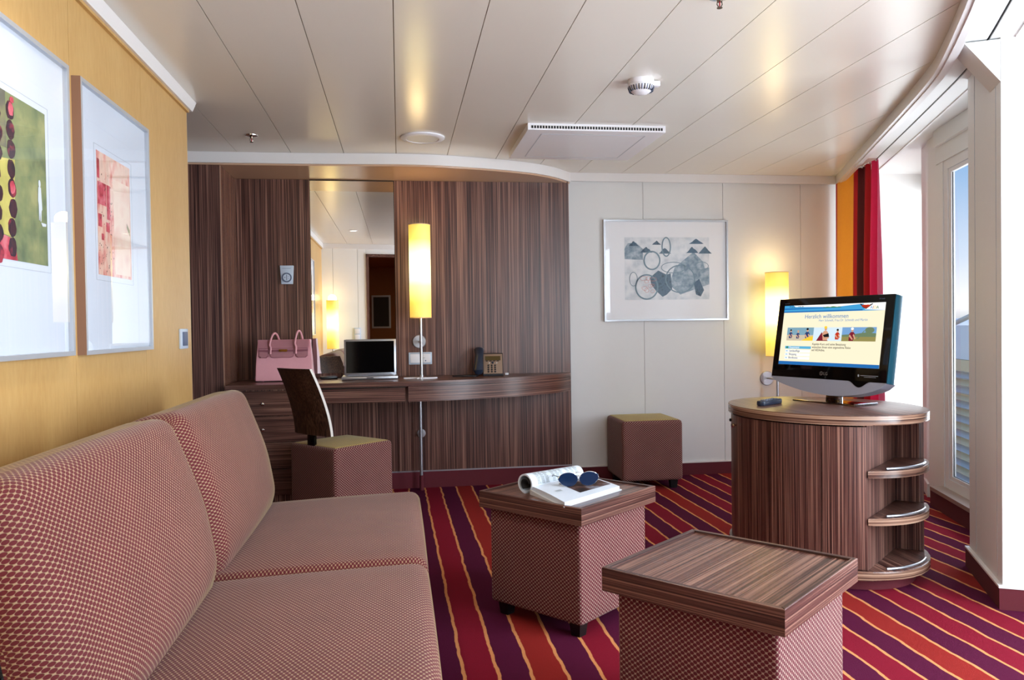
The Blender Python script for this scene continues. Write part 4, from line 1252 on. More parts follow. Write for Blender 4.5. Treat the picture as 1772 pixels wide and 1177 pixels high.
scr = flat('display', [(sx0, sz0), (sx1, sz0), (sx1, sz1), (sx0, sz1)], 0.0022, E_['cream'], head)
SW, SH = sx1 - sx0, sz1 - sz0
def sxy(u, v): return (sx0 + SW * u, sz0 + SH * v)
def srect(u0, u1, v0, v1): return [sxy(u0, v0), sxy(u1, v0), sxy(u1, v1), sxy(u0, v1)]
def spoly(name, shapes, mk, z):
    o = many_flat(name, shapes, z, E_[mk], scr, 0.00005); return o
spoly('display_banner', [srect(0, 1, 0.88, 1.0)], 'sky', 0.0028)
spoly('display_banner_pale', [[sxy(0.12, 0.975), sxy(0.55, 0.955), sxy(0.80, 0.99), sxy(0.80, 1.0), sxy(0.10, 1.0)], [sxy(0.82, 0.90), sxy(1.0, 0.88), sxy(1, 1), sxy(0.80, 1)]], 'white', 0.0029)
spoly('display_banner_blue', [[sxy(0, 0.88), sxy(0.80, 0.885), sxy(0.80, 0.905), sxy(0, 0.90)], [sxy(0, 0.93), sxy(0.45, 0.94), sxy(0.45, 0.95), sxy(0, 0.955)]], 'blue', 0.0030)
spoly('display_footer', [srect(0, 1, 0, 0.055)], 'blue', 0.0028)
spoly('display_island', [[sxy(0.42, 0.945)] + [sxy(0.42 + 0.017 * k, 0.948 + random.uniform(0.004, 0.020)) for k in range(11)] + [sxy(0.60, 0.945)]], 'green', 0.0031)
# kissing lips and eye emblem
spoly('display_emblem_line', [[sxy(0.770, 0.985), sxy(0.778, 0.992), sxy(0.80, 0.965), sxy(0.825, 0.972), sxy(0.850, 0.962), sxy(0.885, 0.990), sxy(0.890, 0.982), sxy(0.862, 0.945), sxy(0.83, 0.905), sxy(0.80, 0.93)]], 'black', 0.0031)
spoly('display_emblem_lips', [[sxy(0.785, 0.962), sxy(0.805, 0.975), sxy(0.826, 0.968), sxy(0.845, 0.974), sxy(0.868, 0.962), sxy(0.848, 0.932), sxy(0.826, 0.920), sxy(0.803, 0.935)]], 'red', 0.0033)
spoly('display_emblem_line', [[sxy(0.792, 0.956), sxy(0.826, 0.947), sxy(0.862, 0.957), sxy(0.826, 0.941)]], 'black', 0.0035)
for ch_, mk, u in (('A', 'sky', 0.868), ('I', 'red', 0.890), ('D', 'yellow', 0.899), ('A', 'green', 0.922)):
    x, y = sxy(u, 0.905); text('display_text', ch_, 0.019, x, y, 0.0036, E_[mk], scr)
def stx(body_, size, u, v, mk, sx_=1.0):
    x, y = sxy(u, v); return text('display_text', body_, size, x, y, 0.0032, E_[mk], scr, sx=sx_)
stx('09. Januar  -  14:46 Uhr', 0.0085, 0.055, 0.970, 'black', 1.1)
stx('Herzlich willkommen', 0.0275, 0.235, 0.775, 'head', 1.06)
stx('Herr Schmidt, Frau Dr. Schmidt und Martin', 0.0155, 0.385, 0.722, 'sub', 0.98)
stx('Kapitän Kurz und seine Besatzung', 0.0145, 0.345, 0.335, 'black', 0.95)
stx('wünschen Ihnen eine angenehme Reise', 0.0145, 0.345, 0.285, 'black', 0.95)
stx('auf AIDAdiva.', 0.0145, 0.345, 0.238, 'black', 0.95)
spoly('display_menu_bar', [srect(0.055, 0.335, 0.268, 0.312)], 'menu', 0.0029)
spoly('display_menu_row', [srect(0.06, 0.33, 0.208, 0.250), srect(0.06, 0.33, 0.150, 0.192), srect(0.06, 0.33, 0.092, 0.134)], 'white', 0.0029)
stx('Hauptmenü', 0.0135, 0.10, 0.277, 'white')
for k, s in enumerate(('Landausflüge', 'Shopping', 'Bordkonto')): stx(s, 0.0130, 0.105, 0.218 - 0.058 * k, 'black')
spoly('display_menu_icon', [ell(*sxy(0.078, 0.290), 0.005, 0.005, 12)], 'green', 0.0031)
spoly('display_menu_icon', [srect(0.068, 0.09, v, v + 0.012) for v in (0.224, 0.166, 0.108)], 'menu', 0.0031)
# photo strip of people on holiday
V0, V1 = 0.405, 0.625
spoly('display_photo', [srect(0.06, 0.345, V0, 0.50)], 'sand', 0.0029)
spoly('display_photo', [srect(0.06, 0.345, 0.50, V1)], 'sea', 0.0029)
spoly('display_photo', [srect(0.345, 0.63, V0, V1)], 'pale', 0.0029)
spoly('display_photo', [srect(0.63, 0.945, 0.50, V1)], 'vsky', 0.0029)
spoly('display_photo', [srect(0.63, 0.945, V0, 0.475)], 'grass', 0.0029)
spoly('display_photo', [[sxy(0.63, 0.475), sxy(0.945, 0.475), sxy(0.945, 0.53), sxy(0.85, 0.545), sxy(0.76, 0.52), sxy(0.63, 0.505)]], 'hill', 0.0030)
def person(u, v, s, shirt, skin='skin', hat=None, lean=0.0):
    X, Y = sxy(u, v)
    bodyp = [(X - 0.011 * s, Y), (X + 0.011 * s, Y), (X + (0.016 + lean) * s, Y + 0.030 * s), (X + (0.008 + lean) * s, Y + 0.038 * s), (X + (-0.006 + lean) * s, Y + 0.038 * s), (X + (-0.014 + lean) * s, Y + 0.028 * s)]
    many_flat('display_person', [bodyp], 0.0031, E_[shirt], scr, 0.00005)
    arms = [[(X + (0.010 + lean) * s, Y + 0.030 * s), (X + (0.022 + lean) * s, Y + 0.010 * s), (X + (0.017 + lean) * s, Y + 0.006 * s), (X + (0.006 + lean) * s, Y + 0.024 * s)],
            [(X - (0.010 - lean) * s, Y + 0.028 * s), (X + (0.008 + lean) * s, Y + 0.008 * s), (X + (0.004 + lean) * s, Y + 0.004 * s), (X - (0.014 - lean) * s, Y + 0.020 * s)],
            ell(X + (0.002 + lean) * s, Y + 0.047 * s, 0.0065 * s, 0.009 * s, 12)]
    many_flat('display_person', arms, 0.0033, E_[skin], scr, 0.00005)
    many_flat('display_person', [ell(X + (0.001 + lean) * s, Y + 0.052 * s, 0.0075 * s, 0.0055 * s, 12)], 0.0034, E_[hat or 'black'], scr, 0.00005)
person(0.10, 0.445, 0.75, 'navy'); person(0.18, 0.44, 0.70, 'navy', hat='skin'); person(0.285, 0.425, 0.95, 'navy', lean=-0.004)
spoly('display_person', [[sxy(0.22, V0), sxy(0.30, 0.47), sxy(0.345, 0.48), sxy(0.345, V0)]], 'yellow', 0.0035)
spoly('display_person', [[sxy(0.38, V0), sxy(0.43, 0.55), sxy(0.46, 0.45), sxy(0.50, V0)]], 'maroon', 0.0030)
person(0.47, 0.415, 1.15, 'skin', hat='yellow', lean=-0.003)
spoly('display_person', [[sxy(0.445, 0.50), sxy(0.50, 0.53), sxy(0.51, 0.47), sxy(0.46, 0.465)]], 'black', 0.0036)
person(0.585, 0.43, 0.85, 'red', lean=0.0)
person(0.72, 0.41, 1.05, 'maroon', hat='white', lean=0.002)
spoly('display_club', [[sxy(0.775, 0.44), sxy(0.835, 0.575), sxy(0.842, 0.57), sxy(0.785, 0.44)], ell(*sxy(0.885, 0.578), 0.024, 0.0135, 16)], 'hill', 0.0036)
# writing on the bezel
logo = many_flat('maker_mark', ringshape(-0.018, -hh + 0.028, 0.009, 0.009, 0.0018, 20) + [[(-0.020, -hh + 0.024), (-0.018, -hh + 0.024), (-0.018, -hh + 0.033), (-0.020, -hh + 0.033)], [(-0.020, -hh + 0.024), (-0.014, -hh + 0.024), (-0.014, -hh + 0.0255), (-0.020, -hh + 0.0255)]], 0.0022, M['alu'], head)
text('maker_mark', 'LG', 0.020, -0.006, -hh + 0.021, 0.0022, M['alu'], head)
text('bezel_print', 'FLATRON', 0.007, -hw + 0.040, hh - 0.028, 0.0022, M['plate_dark'], head)
text('bezel_print', 'HD ready', 0.007, hw - 0.075, hh - 0.022, 0.0022, M['plate_dark'], head)
many_flat('bezel_sticker', [[(hw - 0.13, -hh + 0.028), (hw - 0.04, -hh + 0.028), (hw - 0.04, -hh + 0.030), (hw - 0.13, -hh + 0.030)], [(hw - 0.11, -hh + 0.022), (hw - 0.05, -hh + 0.022), (hw - 0.05, -hh + 0.0235), (hw - 0.11, -hh + 0.0235)], ell(hw - 0.139, -hh + 0.028, 0.004, 0.006, 10)], 0.0024, M['mat_line'], head)
# stand
prism('neck', [(-0.030, 0.0), (0.040, 0.0), (0.050, 0.075), (-0.020, 0.075)], 0.010, 0.024, M['chrome_dark'], tv, bevel=0.001, axis='y')
box('neck_edge', 0.040, 0.056, 0.008, 0.026, 0.0, 0.072, M['chrome'], tv, bevel=0.003)
box('base_plate', -0.175, 0.175, -0.045, 0.095, 0.0, 0.005, M['chrome_dark'], tv, bevel=0.001)
tube('base_rail', [(0.178, -0.045, 0.006), (0.178, 0.095, 0.006)], 0.0055, M['chrome'], tv)

rm = thing('remote_control', 'dark remote control lying on the oval cabinet beside the television', 'remote', (1.652, 3.325, 0.700), R(38))
prism('casing', [(-0.085, -0.020), (0.080, -0.024), (0.088, -0.012), (0.088, 0.012), (0.080, 0.024), (-0.085, 0.020), (-0.092, 0.0)], 0.0, 0.022, M['phone_blue'], rm, bevel=0.005)
for i in range(5):
    for j in range(3): box('button', -0.060 + 0.026 * i, -0.048 + 0.026 * i, -0.015 + 0.011 * j, -0.008 + 0.011 * j, 0.0215, 0.0245, M['plate_dark'], rm, bevel=0.001, seg=1)

# ------------------------------------------------------------------ magazine and sunglasses
TZ = 0.4545
mg = thing('magazine', 'open glossy magazine with its front pages rolled back on the cube table', 'magazine', (0.664, 2.822, TZ), 0.0)
# flat block: corners read in room axes, relative to the thing
o_ = Vector((0.664, 2.822))
def mq(p): return (p[0] - o_.x, p[1] - o_.y)
c1, c2, c3, c4 = (0.545, 2.585), (0.800, 2.805), (0.700, 2.985), (0.470, 2.805)   # near, right, back, spine-left
def wavy_block(name, z0, z1, mat, inset, parent, lift=0.0):
    bm = bmesh.new(); n = 10; rows = []
    a, b, c, d_ = [Vector(mq(p)) for p in (c1, c2, c3, c4)]
    cen = (a + b + c + d_) / 4
    a, b, c, d_ = [cen + (p - cen) * (1 - inset) for p in (a, b, c, d_)]
    for k in range(n + 1):
        u = k / n  # 0 = open edge (c1-c2), 1 = spine (c4-c3)
        p, q_ = a + (d_ - a) * u, b + (c - b) * u
        h = lift * math.sin(PI * min(1, u * 1.0)) + 0.014 * u * u
        rows.append([bm.verts.new((p.x, p.y, z0)), bm.verts.new((q_.x, q_.y, z0)), bm.verts.new((q_.x, q_.y, z1 + h)), bm.verts.new((p.x, p.y, z1 + h))])
    for r0, r1 in zip(rows, rows[1:]):
        for k in range(4): bm.faces.new((r0[k], r0[(k + 1) % 4], r1[(k + 1) % 4], r1[k]))
    bm.faces.new(rows[0]); bm.faces.new(rows[-1])
    return finish(bm, name, mat, parent, smooth=True, angle=30), (a, b, c, d_)
blk, cor = wavy_block('page_block', 0.001, 0.016, M['page'], 0.0, mg, 0.006)
wavy_block('back_cover', 0.0, 0.004, M['page_edge'], -0.05, mg, 0.0)
# photo printed on the page, following the paper
def page_pt(u, v, dz): # u along spine direction 0..1 from near end to far end, v 0 open edge..1 spine
    a, b, c, d_ = cor
    p = (a + (d_ - a) * v) * (1 - u) + (b + (c - b) * v) * u
    return (p.x, p.y, 0.016 + 0.006 * math.sin(PI * v) + 0.014 * v * v + dz)
def page_patch(name, u0, u1, v0, v1, mat, dz=0.0008, n=8):
    bm = bmesh.new(); g = [[bm.verts.new(page_pt(u0 + (u1 - u0) * i / n, v0 + (v1 - v0) * j / n, dz)) for j in range(n + 1)] for i in range(n + 1)]
    for i in range(n):
        for j in range(n): bm.faces.new((g[i][j], g[i + 1][j], g[i + 1][j + 1], g[i][j + 1]))
    bmesh.ops.solidify(bm, geom=bm.faces[:], thickness=0.0003)
    return finish(bm, name, mat, mg, smooth=True)
M['photo'] = blot('page_photo', [(20, 34, 34), (70, 48, 46), (120, 84, 74), (176, 184, 200)], 14, detail=3)
page_patch('printed_photo', 0.38, 0.97, 0.18, 0.80, M['photo'])
bm = bmesh.new()
for k in range(4):
    for j in range(5):
        v = 0.44 + 0.022 * k; u = 0.13 + 0.022 * j
        p = [Vector(page_pt(u, v, 0.001)), Vector(page_pt(u + 0.016, v, 0.001)), Vector(page_pt(u + 0.016, v + 0.008, 0.001)), Vector(page_pt(u, v + 0.008, 0.001))]
        bm.faces.new([bm.verts.new(q_) for q_ in p])
o2 = finish(bm, 'print_lines', M['ink'], mg); o2['kind'] = 'stuff'
# rolled-back front pages: a scroll along the spine side
S0, S1 = Vector(mq((0.455, 2.815))), Vector(mq((0.695, 3.000)))
axis_d = (S1 - S0).normalized(); out_n = Vector((-axis_d.y, axis_d.x))   # pointing away from the page block
def scroll(name, r0, a0, a1, th_, mat, zc, shrink=0.0, off=0.012, n=26):
    bm = bmesh.new(); rows = []
    for k in range(n + 1):
        a = a0 + (a1 - a0) * k / n
        for rr in (r0, r0 + th_):
            for P_ in (S0, S1):
                fac = 1.0 if P_ is S0 else 0.86
                q_ = P_ + out_n * (off + rr * fac * math.cos(a))
                rows.append(bm.verts.new((q_.x, q_.y, zc * fac + rr * fac * math.sin(a))))
    for k in range(n):
        b0, b1 = rows[4 * k:4 * k + 4], rows[4 * k + 4:4 * k + 8]
        bm.faces.new((b0[0], b0[1], b1[1], b1[0])); bm.faces.new((b0[2], b1[2], b1[3], b0[3]))
        bm.faces.new((b0[0], b1[0], b1[2], b0[2])); bm.faces.new((b0[1], b0[3], b1[3], b1[1]))
    bm.faces.new((rows[0], rows[2], rows[3], rows[1])); bm.faces.new(rows[-4:])
    return finish(bm, name, mat, mg, smooth=True, angle=50)
# angle 0 points away from the block, 180deg points back over it
scroll('rolled_pages', 0.030, R(-90), R(215), 0.006, M['page'], 0.036)
scroll('rolled_inner_page', 0.020, R(-60), R(170), 0.0012, M['ink_dark'], 0.034, off=0.012)
bm = bmesh.new()
for col_ in range(3):
    for row in range(13):
        t0 = 0.10 + 0.29 * col_
        a = R(100 + 6.6 * row)
        for w_ in range(3):
            s0 = t0 + 0.08 * w_; s1 = s0 + random.uniform(0.045, 0.072)
            if s1 > 0.96: continue
            vs = []
            for s, aa in ((s0, a), (s1, a), (s1, a + R(2.6)), (s0, a + R(2.6))):
                fac = 1.0 - 0.14 * s; P_ = S0 + (S1 - S0) * s
                rr = 0.0366 * fac
                q_ = P_ + out_n * (0.012 + rr * math.cos(aa)); vs.append(bm.verts.new((q_.x, q_.y, 0.036 * fac + rr * math.sin(aa))))
            bm.faces.new(vs)
o2 = finish(bm, 'text_lines', M['ink'], mg); o2['kind'] = 'stuff'

# aviator sunglasses standing on the page
sg = thing('sunglasses', 'dark aviator sunglasses standing on the open magazine', 'sunglasses', (0.640, 2.785, TZ + 0.024), R(4))
sg.scale = (1.13, 1.13, 1.13)
def aviator(cx, sgn):
    pts = []
    for k in range(32):
        t = 2 * PI * k / 32
        x = 0.0325 * math.cos(t); z = 0.0245 * math.sin(t)
        if z > 0: z *= 0.85
        if z < 0: x += -sgn * 0.004 * (z / 0.0245) * -1 * -1
        pts.append((cx + x * (1.0 if z > -0.005 else 0.95), z + 0.0275))
    return pts
for cx, sgn in ((-0.0355, 1), (0.0355, -1)):
    pts = aviator(cx, sgn)
    prism('lens', pts, -0.001, 0.001, M['lens'], sg, axis='y', smooth=False)
    bm = bmesh.new(); bm_tube(bm, [(x, 0, z) for x, z in pts] + [(pts[0][0], 0, pts[0][1])], 0.0010, 6, cap=False)
    finish(bm, 'lens_rim', M['chrome'], sg, smooth=True)
tube('bridge', [(-0.010, 0, 0.046), (0, 0, 0.049), (0.010, 0, 0.046)], 0.0016, M['chrome'], sg, seg=8)
tube('bridge', [(-0.008, 0, 0.034), (0, 0, 0.037), (0.008, 0, 0.034)], 0.0012, M['chrome'], sg, seg=8)
for sgn in (-1, 1):
    tube('temple', [(sgn * 0.066, 0, 0.036), (sgn * 0.069, 0.006, 0.036), (sgn * 0.066, 0.07, 0.030), (sgn * 0.060, 0.105, 0.012), (sgn * 0.056, 0.120, 0.002)], [0.0014, 0.0014, 0.0014, 0.002, 0.0024], M['black'], sg, seg=8)

# ------------------------------------------------------------------ on the desk
DZ = 0.750
bg_ = thing('handbag', 'pale pink leather handbag with two arched handles on the desk corner', 'handbag', (-0.712, 5.040, DZ), R(1.5))
bw, bd, bh = 0.168, 0.085, 0.258
bm = bmesh.new(); rows = []
for k in range(9):
    v = k / 8
    hx = bw * (1.0 - 0.075 * v) + 0.004 * math.sin(PI * v); hy = bd * (1 - 0.62 * v ** 1.3)
    ring = []
    for x, y in ((-hx, -hy), (hx, -hy), (hx + 0.020 * (1 - v * 0.6), 0.0), (hx, hy), (-hx, hy), (-hx - 0.020 * (1 - v * 0.6), 0.0)):
        if abs(y) < 1e-6 : x = x - math.copysign(0.035, x) * math.sin(PI * v) ** 1.0 * 0.5
        ring.append(bm.verts.new((x, y, 0.006 + (bh - 0.006) * v)))
    rows.append(ring)
for a, b in zip(rows, rows[1:]):
    for k in range(6): bm.faces.new((a[k], a[(k + 1) % 6], b[(k + 1) % 6], b[k]))
bm.faces.new(rows[0][::-1]); bm.faces.new(rows[-1])
bmesh.ops.bevel(bm, geom=[e for e in bm.edges], offset=0.003, segments=2, affect='EDGES')
finish(bm, 'body', M['pink'], bg_, smooth=True, angle=50)
def fy(z):  # front face y at height z
    v = (z - 0.006) / (bh - 0.006); return -bd * (1 - 0.62 * max(v, 0) ** 1.3)
def front_patch(name, x0, x1, z0, z1, mat, dz=0.004, r=0.010):
    n = 6; bm = bmesh.new()
    g = [[bm.verts.new((x0 + (x1 - x0) * i / n, fy(z0 + (z1 - z0) * j / n) - dz, z0 + (z1 - z0) * j / n)) for j in range(n + 1)] for i in range(n + 1)]
    for i in range(n):
        for j in range(n): bm.faces.new((g[i][j], g[i + 1][j], g[i + 1][j + 1], g[i][j + 1]))
    # round the lower corners
    for i in (0, n):
        g[i][0].co.x += (1 if i == 0 else -1) * r; g[i][0].co.z += 0.002
    for i in (1, n - 1): g[i][0].co.z -= 0.001
    bmesh.ops.solidify(bm, geom=bm.faces[:], thickness=-0.004)
    return finish(bm, name, mat, bg_, smooth=True, angle=40)
front_patch('flap_top', -0.156, 0.152, 0.200, 0.258, M['pink'])
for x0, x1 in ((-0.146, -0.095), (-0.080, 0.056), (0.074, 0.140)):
    front_patch('tab_shadow_edge', x0 - 0.003, x1 + 0.003, 0.147, 0.206, M['pink_dark'], 0.0065)  # darker pink rim painted behind each tab as its shadow edge
    front_patch('flap_tab', x0, x1, 0.150, 0.203, M['pink'], 0.0095)
front_patch('strap', -0.150, 0.146, 0.184, 0.196, M['pink_dark'], 0.0150, 0.0)
front_patch('clasp', -0.028, 0.022, 0.184, 0.199, M['gold'], 0.0200, 0.0)
for hx, sp in ((-0.090, 0.062), (0.062, 0.050)):
    pts = []
    for k in range(23):
        u = k / 22; a = PI * u
        pts.append((hx + sp * u + (0.010 if u < 0.08 else 0), -0.066 + 0.100 * u, 0.170 + 0.02 * u + (0.118 if hx < 0 else 0.132) * math.sin(a) ** 0.6 + 0.0 * u))
    tube('handle', pts, 0.0062, M['pink'], bg_, seg=12)
for sgn in (-1, 1): prism('base_foot', ell(sgn * 0.13, -0.05, 0.008, 0.008, 12), 0.0, 0.006, M['pink_dark'], bg_)

lt = thing('laptop', 'open silver laptop with a dark screen standing on the desk', 'laptop', (-0.188, 5.035, DZ), R(1.0))
box('base', -0.174, 0.172, -0.115, 0.115, 0.003, 0.022, M['alu'], lt, bevel=0.004)
box('keyboard', -0.140, 0.140, -0.02, 0.095, 0.0215, 0.0232, M['silver'], lt)
box('latch', -0.020, 0.022, -0.1165, -0.1145, 0.010, 0.016, M['phone_dark'], lt)
for x in (-0.15, 0.15):
    for y in (-0.095, 0.095): lathe('foot', [(0.008, 0), (0.008, 0.004)], M['black'], lt, seg=12, loc=(x, y, 0))
ld = box('lid', -0.167, 0.165, 0, 0.008, 0.0, 0.232, M['alu'], lt, bevel=0.003, loc=(0, 0.108, 0.018), rot=(R(-6), 0, 0))
box('screen', -0.155, 0.153, -0.0008, 0.001, 0.014, 0.220, M['gloss_black'], ld)
kb = []
bm = bmesh.new()
for r_ in range(5):
    for c_ in range(14): bm_box(bm, -0.135 + 0.0193 * c_, -0.119 + 0.0193 * c_, -0.012 + 0.020 * r_, 0.004 + 0.020 * r_, 0.0232, 0.0248)
finish(bm, 'key_field', M['silver'], lt)['kind'] = 'stuff'

mp_ = thing('mobile_phone', 'small dark mobile phone lying on the desk beside the handbag', 'phone', (-0.450, 5.100, DZ), R(14))
box('body', -0.055, 0.050, -0.024, 0.024, 0.0, 0.018, M['black'], mp_, bevel=0.004)
box('phone_screen', -0.012, 0.044, -0.017, 0.017, 0.0178, 0.0192, M['plate_dark'], mp_)

ph = thing('desk_telephone', 'dark desk telephone with taupe keypad standing on the curved desk end', 'telephone', (0.565, 5.085, DZ), R(-6))
# wedge body leaning back
prism('wedge', [(-0.075, 0.0), (0.065, 0.0), (0.065, 0.130), (0.045, 0.145), (0.028, 0.145), (-0.075, 0.012)], -0.028, 0.105, M['phone_dark'], ph, bevel=0.003, axis='x', smooth=False)
# keypad plate lies on the sloping face: face from (y -0.075,z .012) to (y .028,z .145)
fa = math.atan2(0.133, 0.103)
kp = box('keypad_plate', -0.024, 0.100, 0.004, 0.160, 0.0, 0.003, M['phone_face'], ph, bevel=0.001, loc=(0, -0.075, 0.012), rot=(fa, 0, 0))
box('lcd', -0.012, 0.088, 0.108, 0.142, 0.0028, 0.0042, M['lcd'], kp)
for k in range(4): box('soft_key', -0.008 + 0.024 * k, 0.006 + 0.024 * k, 0.100, 0.105, 0.003, 0.0055, M['phone_dark'], kp)
for r_ in range(4):
    for c_ in range(3):
        lathe('key', [(0.0065, 0.003), (0.0065, 0.0055), (0.0, 0.006)], M['phone_dark'], kp, seg=10, loc=(0.008 + 0.022 * c_, 0.018 + 0.0165 * r_, 0))
lathe('navigation_key', [(0.008, 0.003), (0.008, 0.0065), (0, 0.007)], M['phone_blue'], kp, seg=14, loc=(0.036, 0.089, 0))
for x in (0.012, 0.060): box('side_key', x, x + 0.006, 0.083, 0.090, 0.003, 0.0055, M['white_plastic'], kp)
hsp = [(-0.055, -0.072, 0.018), (-0.055, -0.080, 0.040), (-0.054, -0.062, 0.075), (-0.052, -0.028, 0.120), (-0.052, 0.006, 0.158), (-0.052, 0.030, 0.165), (-0.052, 0.040, 0.150)]
hso = tube('handset', hsp, [0.015, 0.022, 0.019, 0.017, 0.020, 0.022, 0.014], M['phone_blue'], ph, seg=16)
for v in hso.data.vertices: v.co.x = -0.052 + (v.co.x + 0.052) * 1.55
prism('writing_pad', [(-0.225, -0.080), (-0.07, -0.105), (-0.055, -0.03), (-0.17, -0.01), (-0.215, -0.03)], 0.0, 0.008, M['phone_dark'], ph, bevel=0.002)
lathe('cord_plug', [(0.008, 0), (0.008, 0.02), (0.004, 0.022)], M['white_plastic'], ph, seg=12, loc=(0.118, -0.03, 0.010), rot=(0, PI / 2, 0))

# ------------------------------------------------------------------ ceiling fixtures
vu = thing('ceiling_vent', 'flat square ceiling air unit with a row of dark slots', 'vent', (1.045, 4.340, H))
bm = bmesh.new()
vs = bm_box(bm, -0.37, 0.37, -0.345, 0.355, -0.034, 0.0)
finish(bm, 'housing', M['white_plastic'], vu)
box('slot_recess', -0.355, 0.355, -0.3458, -0.340, -0.027, -0.009, M['white_trim'], vu)
bm = bmesh.new()
for k in range(48):
    x = -0.352 + 0.0148 * k; bm_box(bm, x, x + 0.0098, -0.3466, -0.3450, -0.026, -0.012)
finish(bm, 'slots', M['vent_dark'], vu)['kind'] = 'stuff'
many = bmesh.new()
for x0, x1, y0, y1 in ((-0.285, 0.285, -0.262, -0.259), (-0.285, 0.285, 0.285, 0.288), (-0.285, -0.282, -0.262, 0.288), (0.282, 0.285, -0.262, 0.288)):
    bm_box(many, x0, x1, y0, y1, -0.0348, -0.0338)
finish(many, 'panel_seam', M['mat_line'], vu)

sd = thing('smoke_detector', 'round white smoke detector with slatted rim on the ceiling', 'detector', (1.045, 3.255, H))
lathe('base', [(0.055, 0), (0.055, -0.016), (0.052, -0.020)], M['white_plastic'], sd, seg=36, closed=True)
lathe('cap', [(0.052, -0.018), (0.056, -0.030), (0.050, -0.044), (0.030, -0.058), (0.0, -0.062)], M['white_plastic'], sd, seg=36)
for k in range(28):
    a = 2 * PI * k / 28
    bm = bmesh.new(); bm_box(bm, 0.045, 0.0575, -0.0018, 0.0018, -0.050, -0.030)
    for v in bm.verts:
        if v.co.z < -0.04: v.co.x -= 0.006
    finish(bm, 'slat', M['plate_dark'] if k % 2 == 0 else M['vent_dark'], sd, rot=(0, 0, a))
box('cable_box', 0.05, 0.082, -0.014, 0.014, -0.026, -0.004, M['white_plastic'], sd, bevel=0.003)

def sprinkler(label, x, y):
    t = thing('sprinkler', label, 'sprinkler', (x, y, H), 0, 'ceiling sprinklers')
    lathe('rosette', [(0.034, 0.0), (0.033, -0.004), (0.014, -0.008), (0.0, -0.008)], M['chrome'], t, seg=28)
    tube('nozzle', [(0, 0, -0.006), (0, 0, -0.018)], [0.010, 0.008], M['chrome_dark'], t)
    for s in (-1, 1): tube('yoke', [(s * 0.007, 0, -0.016), (s * 0.009, 0, -0.026), (s * 0.003, 0, -0.036)], 0.0016, M['chrome_dark'], t, seg=6)
    tube('glass_bulb', [(0, 0, -0.018), (0, 0, -0.034)], 0.0022, M['curt_red'], t, seg=8)
    lathe('deflector', [(0.009, -0.036), (0.009, -0.038), (0, -0.038)], M['chrome_dark'], t, seg=16)
sprinkler('small chrome ceiling sprinkler over the passage left of the desk', -0.771, 4.375)
sprinkler('chrome ceiling sprinkler cut by the top edge near the smoke detector', 1.035, 2.400)

spk = thing('ceiling_disc', 'round flush white ceiling speaker disc in front of the desk soffit', 'speaker', (0.144, 4.345, H))
lathe('ring', [(0.122, 0.0), (0.122, -0.006), (0.112, -0.012), (0.090, -0.012), (0.088, -0.004)], M['white_plastic'], spk, seg=48, closed=False)
lathe('grille', [(0.0875, -0.010), (0.0, -0.011)], M['cream_wall'], spk, seg=48, closed=False)

dl_l = bpy.data.lights.new('downlight_bulb', 'SPOT'); dl_l.energy = 16; dl_l.color = (1.0, 0.9, 0.78); dl_l.spot_size = R(150); dl_l.spot_blend = 0.8; dl_l.shadow_soft_size = 0.04
dlt = thing('downlight', 'small round lit ceiling downlight above the sofa, seen in the mirror', 'downlight', (-0.47, 1.95, H))
lathe('ring', [(0.045, 0.0), (0.045, -0.004), (0.035, -0.006), (0.034, 0.0)], M['white_plastic'], dlt, seg=32, closed=False)
lathe('lit_lens', [(0.034, -0.002), (0.0, -0.003)], plain('lit_lens', (255, 245, 225), 0.5, emis=(255, 244, 220), estr=6), dlt, seg=32, closed=False)

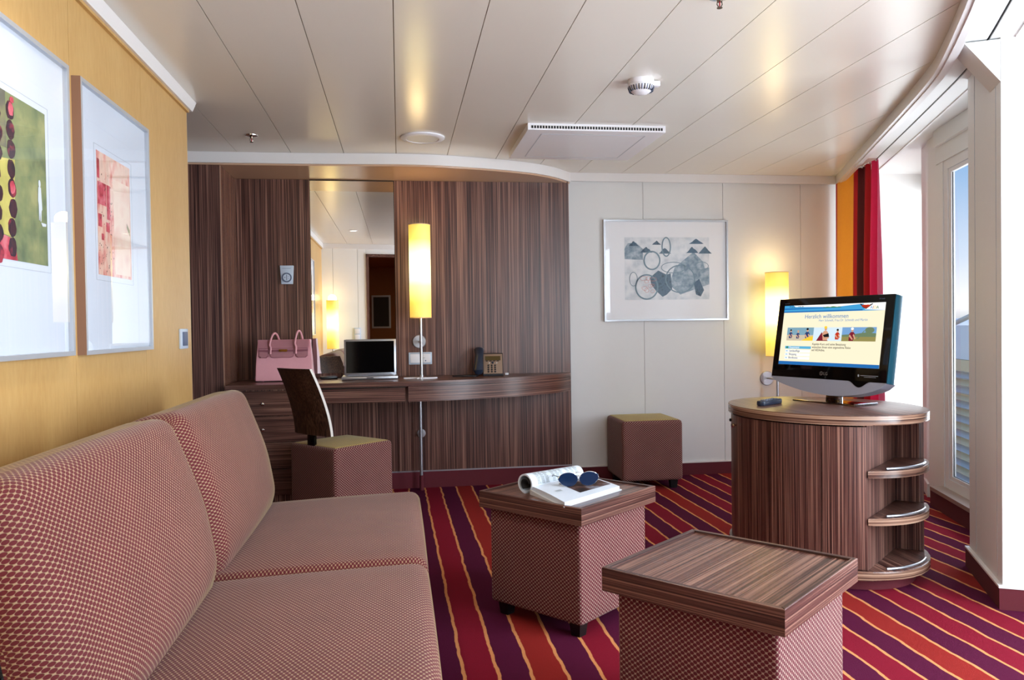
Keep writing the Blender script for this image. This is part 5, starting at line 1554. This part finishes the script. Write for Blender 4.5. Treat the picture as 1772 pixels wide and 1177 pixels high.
dlt2 = copy_tree(dlt); dlt2.location = (1.05, 1.62, H)  # second downlight, added out of view to brighten the room
dlt2['label'] = 'added unseen ceiling downlight brightening the room above the foremost cube table'
dlo2 = bpy.data.objects.new('downlight_bulb', dl_l); COL.objects.link(dlo2); dlo2.parent = dlt2; dlo2.location = (0, 0, -0.02)
dlo = bpy.data.objects.new('downlight_bulb', dl_l); COL.objects.link(dlo); dlo.parent = dlt; dlo.location = (0, 0, -0.02)
# ------------------------------------------------------------------ curtain
cu = thing('curtain', 'gathered floor-length curtain in gold, red and magenta stripes beside the window', 'curtain', (0, 0, 0))
ct = [(3.138, 5.262), (3.105, 5.02), (3.066, 4.83), (3.036, 4.68), (3.020, 4.575)]
CT = smooth_curve(ct, 40)
def curtain_piece(name, i0, i1, mat, amp, freq, spread_):
    bm = bmesh.new(); NV = 24; g = []
    for i in range(i0, i1 + 1):
        a = Vector(CT[max(i - 1, 0)]); b = Vector(CT[min(i + 1, len(CT) - 1)]); d = (b - a).normalized(); n = Vector((d.y, -d.x))
        col_ = []
        for j in range(NV + 1):
            v = j / NV; z = 2.098 - 2.075 * v
            am = amp * (0.45 + 0.55 * min(1, v * 3)) + 0.010 * v
            p = Vector(CT[i]) + n * am * math.sin(freq * i + 0.4 * math.sin(3 * v)) + d * spread_ * (v ** 0.7) * (i - i0) / max(1, i1 - i0)
            col_.append(bm.verts.new((p.x, p.y, z)))
        g.append(col_)
    for a, b in zip(g, g[1:]):
        for j in range(NV): bm.faces.new((a[j], a[j + 1], b[j + 1], b[j]))
    bmesh.ops.solidify(bm, geom=bm.faces[:], thickness=0.002)
    return finish(bm, name, mat, cu, smooth=True, angle=70)
curtain_piece('stripe', 0, 5, M['curt_red'], 0.006, 0.12, 0)
curtain_piece('stripe', 5, 52, M['curt_gold'], 0.008, 0.12, 0)
curtain_piece('stripe', 52, 70, M['curt_red'], 0.010, 0.14, 0)
curtain_piece('stripe', 70, 92, M['curt_dark'], 0.016, 0.20, 0)
curtain_piece('stripe', 92, 116, M['curt_red'], 0.018, 0.20, 0)
curtain_piece('stripe', 116, 160, M['curt_pink'], 0.026, 0.20, 0.05)
for k in range(9):
    x, y = CT[min(len(CT) - 1, 60 + 11 * k)]
    box('hook', x - 0.004, x + 0.004, y - 0.004, y + 0.004, 2.090, 2.106, M['white_plastic'], cu)
